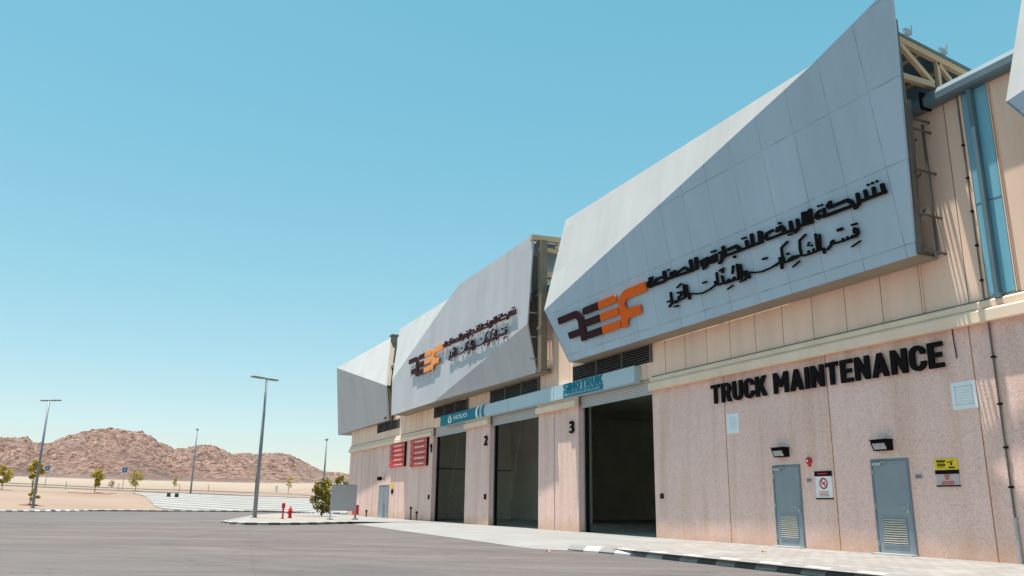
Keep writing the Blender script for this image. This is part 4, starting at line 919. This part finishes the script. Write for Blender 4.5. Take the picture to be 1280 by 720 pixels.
# yellow and grey plates
s = thing('warning_sign', (-13.02, -.02, 1.89), 'yellow camera warning plate with black print right of the right grey door', 'sign')
MB().box(-13.31, -12.73, -.016, -.002, 1.895, 2.14).build('plate', YEL, s)
m = rules(-13.26, -13.02, (2.085, 2.0), -.017, .034, .02); 
for z in (2.045, 1.955): m.box(-13.24, -13.05, -.021, -.017, z-.007, z+.007)
m.box(-12.96, -12.80, -.021, -.017, 1.925, 1.955); m.build('print', BLACK, s)
c = MB(); c.bar((-12.95, -.019, 2.045), (-12.82, -.019, 2.085), .005, .045, (1, 0, 1)); c.box(-12.90, -12.86, -.021, -.017, 1.985, 2.05); c.box(-12.99, -12.94, -.021, -.017, 2.05, 2.065); c.build('camera_symbol', BLACK, s)
s = thing('safety_sign', (-13.02, -.02, 1.53), 'grey plate with red emblem and black header under the yellow plate', 'sign')
MB().box(-13.30, -12.73, -.016, -.002, 1.56, 1.80).build('plate', SIGNGR, s); MB().box(-13.31, -12.72, -.024, -.002, 1.802, 1.885).build('header', BLACK, s); MB().box(-13.31, -12.72, -.03, -.002, 1.53, 1.558).build('lower_rail', BLACK, s)
m = MB()
for k, z in enumerate((1.775, 1.735, 1.695)): m.box(-13.09+.01*k, -12.95-.01*k, -.021, -.017, z-.012, z+.012)
m.build('emblem', RED, s); rules(-13.2, -12.84, (1.64, 1.61, 1.585), -.017, .014, .04).build('small_print', RED, s)
for x0, x1, z0, z1, lab in ((-17.30, -17.10, 1.69, 1.80, 'small faded label plate right of the left grey door'), (-13.88, -13.66, 1.71, 1.83, 'small faded label plate right of the right grey door')):
    s = thing('label_plate', ((x0+x1)/2, -.01, z0), lab, 'label plate', 'small faded label plates')
    MB().box(x0, x1, -.010, -.002, z0, z1).build('plate', PEBL if False else SIGNGR, s); rules(x0+.02, x1-.02, (z0+.03, z0+.06, z0+.085), -.0105, .012, .02).build('print', BLACK, s)
# alarm bell
s = thing('alarm_bell', (-17.14, 0, 2.25), 'round red alarm bell on the wall right of the left grey door', 'bell')
def dome(cx, cz, r, y): 
    m = MB(); m.tube([(cx, 0, cz), (cx, y*.5, cz), (cx, y*.8, cz), (cx, y, cz)], [r*.85, r, r*.8, r*.35], 20); return m
dome(-17.14, 2.25, .105, -.09).build('gong', RED, s, smooth=False); MB().box(-17.18, -17.10, -.03, 0, 2.10, 2.16).build('back_box', RED, s); MB().tube([(-17.14, -.088, 2.25), (-17.14, -.1, 2.25)], .03, 12).build('hub', WHITE, s)
# bulkhead lights and floodlight
def wall_light(x0, x1, z0, z1, lab):
    s = thing('wall_light', ((x0+x1)/2, 0, z0), lab, 'wall light', 'black wall lights above the doors')
    h = MB().prism([(x0, 0, z1), (x0, -.20, z1), (x0, -.22, z1-.05), (x0, -.13, z0), (x0, 0, z0)], (x1-x0, 0, 0)); h.build('housing', BLACK, s, bevel=.012)
    a, b_ = x0+.06, x1-.06
    MB().prism([(a, -.222, z1-.07), (b_, -.222, z1-.07), (b_, -.145, z0+.03), (a, -.145, z0+.03)], (0, -.012, -.004)).build('lens', GLASS, s, bevel=.006)
    MB().box(x0-.015, x1+.015, -.235, 0, z1, z1+.025).build('hood', BLACK, s)
wall_light(-18.36, -17.87, 2.39, 2.63, 'black wedge wall light above the left grey door'); wall_light(-14.88, -14.39, 2.39, 2.63, 'black wedge wall light above the right grey door')
s = thing('floodlight', (-58.2, 0, 2.5), 'small black floodlight above the far grey double door', 'floodlight')
MB().bar((-58.2, 0, 2.62), (-58.2, -.3, 2.66), .05).build('arm', BLACK, s); MB().box(-58.5, -57.95, -.48, -.28, 2.52, 2.78).build('housing', BLACK, s)
s = thing('switch_box', (-24.04, 0, 1.3), 'small dark switch box on the pink wall right of the rightmost roller door', 'switch box', 'switch boxes by the roller doors'); MB().box(-24.10, -23.96, -.06, 0, 1.28, 1.44).build('case', BLACK, s); MB().box(-24.06, -24.0, -.07, -.06, 1.33, 1.39).build('button', DARKST, s)
for x, lab in ((-39.55, 'small dark switch box on the pillar under bay number 2'), (-48.35, 'small dark switch box on the wall left of the leftmost roller door')):
    s = thing('switch_box', (x, 0, 1.3), lab, 'switch box', 'switch boxes by the roller doors'); MB().box(x-.13, x+.07, -.06, 0, 1.25, 1.5).build('case', BLACK, s); MB().box(x-.06, x, -.07, -.06, 1.34, 1.40).build('button', RED, s)
s = thing('notice_plate', (-56.2, -.02, 1.9), 'small yellow plate over a dark plate beside the far double door', 'sign')
MB().box(-56.45, -55.9, -.02, 0, 2.0, 2.35).build('upper_plate', YEL, s); MB().box(-56.45, -55.9, -.02, 0, 1.62, 1.9).build('lower_plate', BLACK, s)
for x, y, h_, lab in ((-61.4, -.35, .45, 'black stub pipe at the wall foot left of the far double door'), (-50.9, -.3, .75, 'taller black stub pipe at the wall foot under the nearer red board'), (-49.7, -.3, .5, 'shorter black stub pipe at the wall foot near the leftmost roller door')):
    s = thing('stub_pipe', (x, y, 0), lab, 'pipe', 'stub pipes at the wall foot'); MB().tube([(x, y, -.02), (x, y, h_)], .06, 10).build('pipe', DARKST, s); MB().tube([(x, y, h_-.08), (x, y, h_+.03)], .08, 10).build('cap', BLACK, s)

# ------------------------------------------------------------------ street furniture on the island and beyond
def lamp_mesh(h):
    root = thing('street_lamp', (0, 0, 0), 'x', 'street lamp', 'grey street lamps')
    MB().tube([(0, 0, 0), (0, 0, h*.5), (0, 0, h)], [.135, .11, .075], 12).build('pole', POLE, root, smooth=True)
    MB().box(-.2, .2, -.2, .2, -.02, .03).tube([(0, 0, .03), (0, 0, .35)], .13, 12).build('base_plate', POLE, root)
    MB().bar((-1.1, 0, h+.05), (.75, 0, h+.05), .10, .08).build('cross_arm', POLE, root)
    for a, b_ in ((-1.2, -.25), (.15, .85)): MB().box(a, b_, -.17, .17, h+.0, h+.10).build('lamp_head', LAMPH, root, bevel=.02)
    return root
LAMPH = plain('lamp_head_grey', (.30, .29, .28), .45, .2, .1, 3.)
for i, (p, h_, ang, lab) in enumerate((((-55.7, -9.02, -.02), 8.75, 122, 'grey street lamp standing on the kerbed island in front of the building'),
        ((-84.91, -23.88, .15), 9.3, 231, 'grey street lamp with wide head at the left, beside two leafy tufts'),
        ((-128.9, -8.3, 1.85), 9.0, 176, 'grey street lamp seen end-on, at the top of the striped paving'),
        ((-101.04, 4.68, 1.05), 7.15, 170, 'thin street lamp rising behind the bush, nearest the building'))):
    o = lamp_mesh(h_); o.location = p; o.rotation_euler.z = rad(ang); o['label'] = lab
# red hydrants
def hydrant(p, lab):
    s = thing('fire_hydrant', p, lab, 'hydrant', 'red hydrants'); x, y, z = p
    MB().tube([(x, y, z), (x, y, z+.06), (x, y, z+.08), (x, y, z+.6), (x, y, z+.62), (x, y, z+.66), (x, y, z+.70), (x, y, z+.80), (x, y, z+.86)], [.19, .19, .13, .12, .17, .17, .14, .10, .03], 16).build('barrel', RED, s)
    MB().tube([(x, y, z+.85), (x, y, z+.95)], .04, 6).build('operating_nut', RED, s)
    for dx, dy in ((.93, .36), (-.93, -.36)):
        MB().tube([(x, y, z+.48), (x+dx*.2, y+dy*.2, z+.48), (x+dx*.21, y+dy*.21, z+.48), (x+dx*.27, y+dy*.27, z+.48)], [.07, .07, .10, .10], 12).build('outlet', RED, s)
    MB().tube([(x, y, z+.42), (x+.36*.22, y-.93*.22, z+.42)], [.09, .10], 12).build('outlet', RED, s)
    return s
hydrant((-55.04, -6.95, -.02), 'short red fire hydrant with side outlets on the island').scale = (.8, .8, .8)
p = (-52.9, -7.75, -.02); s = thing('hose_stand', p, 'slim red valve post left of the fire hydrant on the island', 'valve post'); x, y, z = p; s.scale = (.86, .86, .86)
MB().tube([(x, y, z), (x, y, z+.05), (x, y, z+.06), (x, y, z+.75)], [.13, .13, .06, .06], 12).build('pipe', RED, s); MB().tube([(x, y, z+.68), (x, y, z+.76), (x, y, z+1.06), (x, y, z+1.1)], [.06, .12, .12, .05], 14).build('valve_head', RED, s)
MB().bar((x-.14, y-.06, z+.5), (x+.14, y+.06, z+.5), .05).build('handle', RED, s); MB().bar((x+.05, y, z+.4), (x+.16, y-.1, z), .035).bar((x-.05, y, z+.4), (x-.16, y-.02, z), .035).build('brace', RED, s)
p = (-56.5, -2.4, -.012); s = thing('hose_cabinet', p, 'red box on a post half hidden behind the grey board', 'cabinet'); x, y, z = p
MB().box(x-.3, x+.3, y-.15, y+.15, z+.22, z+.85).build('cabinet', RED, s); MB().box(x-.06, x+.06, y-.06, y+.06, z-.01, z+.22).build('post', DARKST, s); MB().box(x+.303, x+.31, y-.1, y+.1, z+.3, z+.75).build('door', RED, s)
# blank grey board on two posts
a = Vector((-51.2, -5.25, -.012)); b_ = Vector((-51.5, -3.65, -.012)); d = (b_-a).normalized(); nn = Vector((d.y, -d.x, 0))
s = thing('sign_board', (a+b_)/2, 'blank grey board on two thin posts at the edge of the island', 'sign board')
for q in (a, b_):
    MB().bar(q, q+Vector((0, 0, 2.05)), .06, .06, (1, 0, 0)).build('post', GALV, s); MB().bar(q-nn*.35+Vector((0, 0, .03)), q+nn*.35+Vector((0, 0, .03)), .12, .05).build('foot', DARKST, s)
MB().prism([a+nn*.05+Vector((0, 0, .55)), b_+nn*.05+Vector((0, 0, .55)), b_+nn*.05+Vector((0, 0, 2.03)), a+nn*.05+Vector((0, 0, 2.03))], nn*.03).build('panel', GREYB, s)
m = MB(); m.bar(a+nn*.055+Vector((0, 0, 2.05)), b_+nn*.055+Vector((0, 0, 2.05)), .05, .04); m.bar(a+nn*.055+Vector((0, 0, .53)), b_+nn*.055+Vector((0, 0, .53)), .05, .04); m.build('edge_trim', GALV, s)

# ------------------------------------------------------------------ plants
def plant(name, p, h, w, lab, cat, leafmat, seed, n=260, leaf=.14, trunk=None, z0=.0, clumps=7, group=None, flat=1.0):
    rng = random.Random(seed); x, y, z = p; s = thing(name, p, lab, cat, group); t = MB(); th = trunk if trunk is not None else .03*h/2
    t.tube([(x, y, z-.05), (x+.03*h*rng.uniform(-1, 1), y, z+h*.4), (x+.05*h*rng.uniform(-1, 1), y+.04*h*rng.uniform(-1, 1), z+h*.8)], [th, th*.75, th*.3], 7)
    cl = []
    for k in range(clumps):
        a = rng.uniform(0, 2*PI); f = (k+.5)/clumps; zz = z+z0+(h-z0)*(.12+.80*f); rr = w/2*(.75*math.sin(PI*min(.98, .18+.75*f))**.7)*rng.uniform(.45, 1.)
        c = Vector((x+rr*math.cos(a), y+rr*math.sin(a), zz)); cl.append((c, w*.5*rng.uniform(.32, .55)))
        t.tube([(x, y, z+max(.1, (zz-z)*.55)), c], [th*.45, th*.15], 5)
    t.build('trunk', TRUNK, s); f_ = MB()
    for k in range(n):
        c, r = cl[rng.randrange(len(cl))]; v = Vector((rng.gauss(0, 1), rng.gauss(0, 1), rng.gauss(0, 1))).normalized()*r*rng.random()**.45; v.z *= .75*flat
        q = c+v; nv = Vector((rng.gauss(0, 1), rng.gauss(0, 1), rng.gauss(.5, .8))).normalized(); a = nv.orthogonal().normalized(); a.rotate(Matrix.Rotation(rng.uniform(0, 6.3), 3, nv)); b2 = nv.cross(a); L = leaf*rng.uniform(.6, 1.3)
        f_.add([q-a*L*.5, q+b2*L*.28+nv*L*.06, q+a*L*.5, q-b2*L*.28+nv*L*.06], [(0, 1, 2, 3)])
    f_.build('crown', leafmat, s); return s
def fanpos(th, s): x, y = polar(th, edge_r(th)+s); return (x, y, tz(s))
sheet('soil_patch', [(-62.6+1.9*math.cos(t*PI/7)*(1+.15*math.sin(3*t)), -4.0+1.3*math.sin(t*PI/7)) for t in range(14)], -.006, DIRT)
plant('bush', (-62.4, -3.4, -.02), 2.7, 2.15, 'dense green and yellow bush beside the grey board on the island', 'bush', LEAFB, 11, 1700, .22, .05, .1, 15)
plant('tree', (-92.0, 4.6, .3), 3.5, 2.4, 'dark green tree peeping out at the left end of the building', 'tree', LEAFB, 5, 900, .24, .08, 1.2, 10)
plant('young_tree', (-89.19, -24.52, .36), 4.1, 1.5, 'young tree with a yellow top tuft and a low tuft, beside the left street lamp', 'tree', LEAFY, 3, 1100, .21, .05, 2.2, 7)
plant('low_shrub', (-88.4, -24.2, .33), 1.6, 1.1, 'low yellow green shrub at the foot of the left street lamp', 'shrub', LEAFY, 31, 420, .18, .03, .3, 5)
plant('young_tree', (-122.4, -20.38, 1.66), 3.2, 2.1, 'round young tree in a soil ring on the sand between the two blue signs', 'tree', LEAFY, 7, 1300, .25, .05, .7, 8)
def soil(th, sd, w, d, n=16):
    mb = MB(); x0, y0 = polar(th, edge_r(th)+sd); mb.v.append(Vector((x0, y0, tz(sd)+.10)))
    for k in range(n):
        a = 2*PI*k/n; r_ = 1+.25*math.sin(3*a+1)+.12*math.sin(5*a); t2 = th + w*r_*math.cos(a)/120; s2 = sd + d*r_*math.sin(a); x, y = polar(t2, edge_r(t2)+s2); mb.v.append(Vector((x, y, tz(s2)+.05)))
    for k in range(n): mb.f.append((0, 1+k, 1+(k+1) % n))
    return struct(mb.build('soil_patch', DIRT))
soil(-3.1099, 34.6, 2.6, 2.2); soil(-3.0519, 7.6, 1.0, .9); soil(-3.1005, 34.0, .8, .8)
plant('young_tree', (-135.19, -15.49, 2.15), 2.9, 2.6, 'thin pale young tree on the sand right of the right blue sign', 'tree', LEAFY, 9, 800, .21, .04, .5, 9)
plant('young_tree', (-118.35, -30.34, 1.88), 2.9, 2.2, 'pale young tree cut by the left edge of the view', 'tree', LEAFY, 13, 800, .24, .05, .6, 8)
plant('young_tree', (-133.44, 6.1, 2.12), 2.6, 1.3, 'slim sapling below the hills right of the island street lamp', 'tree', LEAFY, 17, 240, .18, .04, .8, 6)
plant('young_tree', (-130.21, .68, 1.80), 3.3, .9, 'small yellow sapling just behind the island street lamp', 'tree', LEAFY, 19, 200, .17, .04, 1.7, 5)
plant('dry_shrub', (-146.59, -18.9, 2.66), 1.2, 1.2, 'leafless brown dry shrub on the sand near the right blue sign', 'shrub', LEAFD, 21, 260, .16, .03, .1, 6)
plant('shrub', (-150.0, -9.6, 2.85), 1.9, 1.6, 'yellow green shrub behind the end-on street lamp', 'shrub', LEAFY, 23, 300, .18, .03, .3, 6)
def post_sign(p, h, sz, lab):
    s = thing('road_sign', p, lab, 'road sign', 'blue road signs'); x, y, z = p
    MB().bar((x, y, z-.05), (x, y, z+h), .08, .08, (1, 0, 0)).build('post', GALV, s); MB().box(x+.05, x+.09, y-sz/2, y+sz/2, z+h-sz, z+h).build('panel', BLUES, s); MB().box(x+.092, x+.096, y-sz*.12, y+sz*.12, z+h-sz*.6, z+h-sz*.4).build('symbol', WHITE, s)
post_sign((-136.28, -27.23, 2.5), 2.9, .62, 'square blue road sign nearer the left street lamp'); post_sign((-131.83, -17.2, 2.04), 3.3, .66, 'square blue road sign left of the thin pale young tree')
s = thing('marker_post', (-141.77, 5.57, 2.42), 'white marker post on the sand below the hills', 'post'); MB().box(-141.95, -141.6, 5.4, 5.75, 2.3, 3.3).build('post', WHITE, s); MB().box(-142, -141.55, 5.35, 5.8, 3.3, 3.38).build('cap', WHITE, s)
for i, (x, y, z) in enumerate(((-117.02, -11.65, 1.35), (-116.59, -10.71, 1.33))):
    s = thing('meter_box', (x, y, z), ('left' if i == 0 else 'right') + ' one of the two dark green boxes on the striped paving', 'box', 'dark green boxes on the paving'); MB().box(x-.25, x+.25, y-.22, y+.22, z, z+.42).build('case', GREENBOX, s); MB().box(x-.28, x+.28, y-.25, y+.25, z+.42, z+.47).build('lid', GREENBOX, s)
rng = random.Random(8)
for th, sd in ((-3.0824, 44.8), (-3.1323, 44.5), (3.06, 47.), (3.09, 47.)):
    p = fanpos(th, sd); s = thing('boundary_post', p, 'thin grey boundary post on the sand by the far road', 'post', 'thin boundary posts on the sand'); MB().bar(p, (p[0], p[1], p[2]+1.0), .09, .09, (1, 0, 0)).build('post', GALV, s); MB().box(p[0]-.07, p[0]+.07, p[1]-.07, p[1]+.07, p[2]+1.0, p[2]+1.06).build('cap', GALV, s)
# litter
def leaf(name, p, sz, mat, lab):
    m = MB(); x, y, z = p; m.add([(x-sz, y, z+.01), (x-.2*sz, y-.5*sz, z+.05), (x+sz, y+.1*sz, z+.02), (x+.1*sz, y+.5*sz, z+.06), (x, y, z+.03)], [(0, 1, 4), (1, 2, 4), (2, 3, 4), (3, 0, 4)]); tag(m.build(name, mat, None, loc=p), lab, 'litter')
leaf('crumpled_wrapper', (-15.87, -2.83, .0), .09, DRYLEAF, 'crumpled red brown scrap on the paving before the left grey door'); leaf('dry_leaf', (-19.27, -6.74, -.125), .09, TANLEAF, 'dry tan leaf on the asphalt near the end of the striped kerb')
